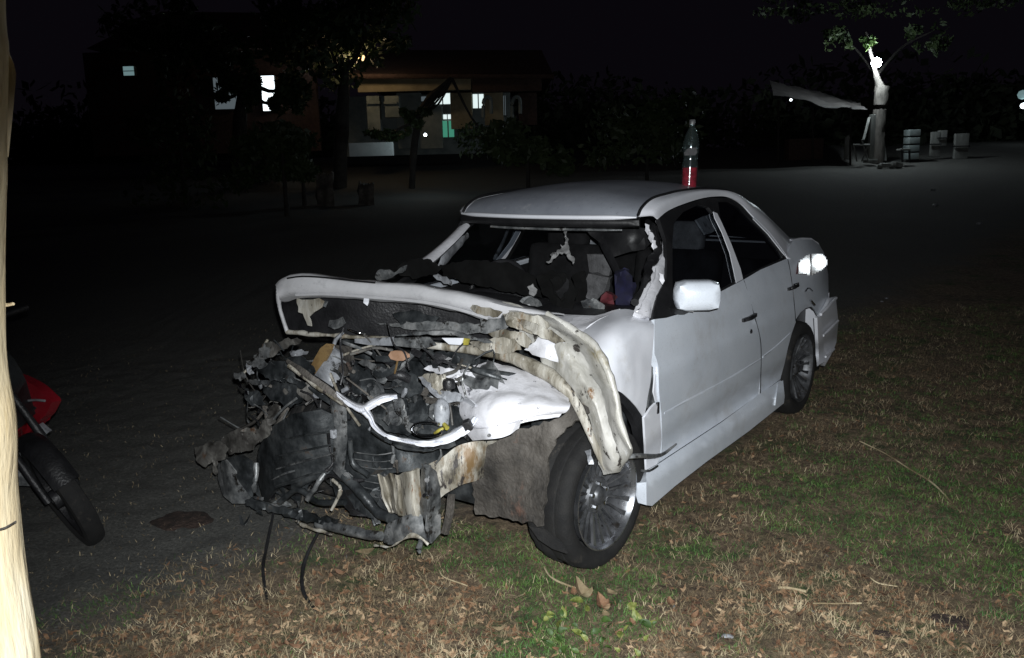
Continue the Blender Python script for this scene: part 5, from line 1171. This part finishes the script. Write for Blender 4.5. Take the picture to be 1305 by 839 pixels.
tree('mango_tree', gbase(300, 200, 23), [gbase(300, 200, 23), W(306, 150, 23), W(312, 100, 23)], [.2, .17, .1], [(W(262, 70, 22.4), (1.4, 1.2, 1.0)), (W(318, 105, 22.2), (.26, .3, .75)), (W(372, 112, 22.4), (.48, .5, .8)), (W(296, 106, 22.0), (.24, .2, .2)), (W(282, 124, 22.0), (.14, .1, .08)), (W(348, 134, 22.2), (.10, .1, .10)), (W(200, 40, 23), (1.6, 1.2, 1.2))], 'dark leafy tree in front of the lit wall at the far left', n=1300, size=.11, seed=5)
# left: second house, showing as lit slivers between the leaves
OFF = gbase(320, 200, 25); h2 = empty('neighbour_house', OFF); tag(h2, 'second dark house far left with a bright doorway and a small bluish window', 'house')
wbox('wall', 120, 60, 400, 200, 25.3, .2, 'tiles', h2)
for nm, r_, m_ in (('pale_wall_panel', (274, 98, 302, 140), 'lit_dim'), ('door', (335, 96, 349, 142), 'lit_white'), ('window', (157, 84, 170, 97), 'lit_blue')):  # wall panel is no lamp: light falling on it put in as emission
    w = wbox(nm, *r_, 25.0, .2, 'wallgrey', h2); wbox('pane', r_[0]+.6, r_[1]+.6, r_[2]-.6, r_[3]-.6, 24.95, .04, m_, w, .005)
    if nm == 'window': wbox('sash', r_[0], 90, r_[2], 91.2, 24.9, .04, 'tiles', w, .005)
a, b = W(110, 62, 24.6), W(405, 62, 24.6)
mesh('roof', [a, b, b+[-1, 3, 1.4], a+[1, 3, 1.4], a+[0, 7, 0], b+[0, 7, 0]], [(0, 1, 2, 3), (3, 2, 5, 4), (0, 3, 4), (1, 5, 2), (0, 4, 5, 1)], 'tiles', h2, smooth=False)
OFF = np.zeros(3)
# dim upright shapes in the yard
for (x0, y0, x1, y1, wy, lb) in [(312, 178, 352, 236, Gd(332, 236)[1], 'dim grey cloth sheet hanging upright in the dark yard'), (405, 224, 424, 264, Gd(415, 264)[1], 'dim stone pillar stump behind the wreck, the left of two'), (458, 236, 476, 262, Gd(467, 262)[1], 'dim stone pillar stump behind the wreck, the right of two')]:
    OFF = gbase((x0+x1)/2, y1, wy)
    c0, c1 = W(x0, y1, wy), W(x1, y0, wy); zb_ = T(0, wy)-.03
    g = lambda u, v: np.array([c0[0]+(c1[0]-c0[0])*u+.03*vnoise((u, v, wy), 3), wy+.03*math.sin(u*9)+.05*vnoise((u, v, 0), 2), min(zb_, c0[2])+(c1[2]-min(zb_, c0[2]))*v])
    nm = 'hanging_cloth' if x0 == 312 else 'stone_pillar'
    o = sheet(nm, [[g(u, v) for u in (0, .33, .66, 1)] for v in (0, .5, 1)], 'mud', None, 4, crumple=.02, cs=4, th=.02 if x0 == 312 else .2, seed=3, jag=.4)
    o.location = OFF; tag(o, lb, 'cloth' if x0 == 312 else 'pillar'); OFF = np.zeros(3)

# ---- right: tree with a lamp, stall, boards
TY = 25.
tb = gbase(1118, 207, TY)
OFF = tb.copy(); lt = empty('lamp_tree', tb); tag(lt, 'pale bare-trunked tree with a bright white lamp tied to it', 'tree')
tube('trunk', [tb, W(1119, 170, TY), W(1121, 140, TY), W(1125, 110, TY)], [.16, .17, .18, .19], 'bark', lt, 12, 5, crumple=.05)
tube('limb', [W(1122, 112, TY), W(1117, 97, TY), W(1113, 80, TY), W(1108, 62, TY), W(1104, 40, TY)], [.13, .075, .06, .05, .03], 'bark', lt, 10, 4, crumple=.03)
tube('limb', [W(1116, 98, TY+.25), W(1150, 60, TY+1.6), W(1188, 40, TY+1.8)], [.05, .035, .02], 'darkbark', lt, 8, 4, crumple=.02)
tube('limb', [W(1116, 96, TY+.2), W(1090, 62, TY+1), W(1068, 48, TY+1.2)], [.045, .03, .02], 'darkbark', lt, 8, 4, crumple=.02)
for i, (px, py, wy, rad, n) in enumerate([(1106, 54, TY-.25, (.30, .2, .22), 110), (1066, 50, TY+1.2, (.45, .4, .5), 300), (1190, 55, TY+1.8, (.55, .5, .5), 260), (1162, 42, TY+1.6, (.35, .3, .25), 120), (1120, 5, TY+2, (2.2, 1.0, .4), 500), (1020, 10, TY+2.5, (1.2, 1.0, .4), 350), (1240, -5, TY+2.5, (1.4, 1.0, .5), 350)]):
    foliage('crown', W(px, py, wy), rad, n, .085, 'leaf' if i < 1 else 'leafdark', lt, 60+i, clumps=9)
OFF = np.zeros(3)
lb_ = bulb('tree_lamp', W(1117, 80, TY-.32), .14, 'bulb_w', 0, None, 'glaring white bulb hung on the pale tree trunk')
lamp('POINT', 'tree_lamp_light', W(1118, 81, TY-.85), 70, (.82, .95, 1), shadow_soft_size=.1)
def thing_box(name, r_, wy, dep, m, label, cat, grp=None, rot=None):
    global OFF
    OFF = gbase((r_[0]+r_[2])/2, r_[3], wy); t = empty(name, OFF); tag(t, label, cat, grp); return t
t = thing_box('white_post', (1108, 146, 1116, 205), TY-.5, .1, 'plank', 'pale square post standing just left of the lamp tree trunk', 'post')
wbox('post_shaft', 1107.5, 146, 1117, 206, TY-.6, .18, 'plank', t); wbox('post_foot', 1105, 203, 1119, 208, TY-.7, .3, 'plank', t)
t = thing_box('leaning_plank', (1098, 148, 1110, 205), TY-.8, .1, 'plank', 'dark plank leaning against the pale post', 'plank')
sheet('board', [[W(1099, 178, TY-1), W(1102, 178, TY-1)], [W(1106, 150, TY-.5), W(1110, 148, TY-.5)]], 'plank', t, 2, th=.04)
t = thing_box('wooden_stand', (1088, 178, 1109, 206), TY-1, .1, 'plank', 'small folding stand with crossed legs beside the pale post', 'stand')
tube('stand_top', [W(1087, 185, TY-1), W(1108, 185, TY-1)], .03, 'plank', t, 6, 1)
for p_ in ((1088, 185, 1092, 206), (1098, 178, 1107, 207), (1106, 186, 1098, 206)): tube('leg', [W(p_[0], p_[1], TY-1), W(p_[2], p_[3], TY-1)], .022, 'plank', t, 6, 1)
for (x0, x1, y0, y1, lbl) in [(1076, 1087, 170, 203, 'grey-green upright board left of the crossed stand'), (1121, 1130, 170, 205, 'narrow dark board standing right of the lamp tree trunk')]:
    t = thing_box('upright_board', (x0, y0, x1, y1), TY, .1, 'plank', lbl, 'board'); sheet('board', [[W(x0, y1, TY), W(x1, y1, TY)], [W(x0+1, y0+6, TY+.1), W(x1-3, y0, TY+.1)]], 'plank', t, 3, th=.05)
t = thing_box('crate_stack', (1158, 164, 1174, 204), TY, .3, 'plank', 'stack of pale crates standing right of the lamp tree', 'shelf')
for k in range(4): wbox('crate', 1158+(3-k)*.6-.5, 165+k*10, 1174-k*.8, 173.5+k*10, TY-.1, .4, 'wallgrey', t); wbox('crate_gap', 1160, 173+k*10, 1172, 175+k*10, TY, .3, 'black', t)
for (x0, x1, y0, y1, lbl) in [(1186, 1200, 168, 200, 'dim crate right of the crate stack'), (1196, 1208, 166, 186, 'pale square board hung behind the crates'), (1216, 1236, 170, 203, 'dim slatted board at the far right of the boards')]:
    t = thing_box('stacked_board', (x0, y0, x1, y1), TY+.6, .2, 'plank', lbl, 'board'); wbox('board', x0, y0, x1, y1, TY+.6, .12, 'plank', t); wbox('batten', x0-1, (y0+y1)/2-1, x1+1, (y0+y1)/2+1, TY+.5, .08, 'black', t)
t = thing_box('low_stool', (1150, 190, 1158, 207), TY-1, .2, 'black', 'small dark stool with a pale top by the crate stack', 'stool')
wbox('seat', 1148, 189.5, 1161, 192.5, TY-1, .3, 'plank', t); [tube('leg', [W(x, 192, TY-1), W(x, 207, TY-1)], .03, 'black', t, 6, 1) for x in (1150, 1159)]
for k, (px, py, s_) in enumerate([(1128, 207, .18), (1143, 205, .2), (1136, 209, .12), (1122, 209, .12)]):
    p = W(px, py, TY-1.4); p[2] = T(p[0], p[1]); OFF = p; vs, fs = box_data(p+np.array([0, 0, s_*.35]), (s_*1.5, s_, s_*.7), s_*.2, rot=(0, .2*k, .5*k)); o = mesh('pale_stone', vs, fs, 'plank', None); o.location = p; OFF = np.zeros(3)
    tag(o, ['pale stone at the foot of the lamp tree', 'larger pale stone between the tree and the stool', 'small stone in front of the lamp tree', 'small stone at the foot of the pale post'][k], 'stone')
# stall with a sagging tarpaulin roof
OFF = gbase(1030, 205, 25); st = empty('tarpaulin_stall', OFF); tag(st, 'open stall with a sagging grey tarpaulin roof left of the lamp tree', 'stall')
rows = [[W(x, y, 24.2) for x, y in ((1106, 138), (1088, 140), (1076, 137), (1058, 138), (1038, 132), (1012, 126), (985, 122))],
        [W(x, y, 26) for x, y in ((1096, 133), (1080, 131), (1066, 128), (1050, 126), (1030, 121), (1008, 117), (984, 112))],
        [W(x, y, 28) for x, y in ((1085, 128), (1070, 125), (1056, 121), (1040, 117), (1022, 112), (1004, 108), (980, 102))]]
sheet('tarpaulin_roof', rows, 'tarp', st, 4, crumple=.05, cs=2, th=.02)
for x in (992, 1036, 1084): tube('stall_pole', [W(x, 128 if x < 1000 else 137, 24.6), gbase(x, 205, 24.6)], .03, 'darkbark', st, 7, 1)
wbox('counter', 1005, 176, 1050, 205, 26.5, .5, 'tiles', st)
OFF = np.zeros(3)
# dark wood closing the view
M['woodleaf'] = mat('far_dark_leaves', [(.018, .022, .014), (.035, .045, .022)], 1, .8)
rw_ = np.random.default_rng(3); V, F = [], []
for k in range(70):
    x = rw_.uniform(-34, 36); y = rw_.uniform(33, 40); h = rw_.uniform(1.5, 3.6); n = 260
    n = 900; p = np.clip(rw_.normal(size=(n, 3)), -2, 2)*np.array([1.5, 1.0, h*.3])+np.array([x, y, h*.5+1.2]); u = rw_.normal(size=(n, 3))*.11; w = rw_.normal(size=(n, 3))*.08
    V.append(np.stack([p-u, p+w, p+u, p-w], 1).reshape(-1, 3))
V = np.concatenate(V); b = np.arange(len(V)//4)*4; o = fastmesh('far_wood', V, np.stack([b, b+1, b+2, b+3], 1), M['woodleaf']); tag(o, 'dark mass of trees closing the view behind the houses', 'trees', kind='stuff')
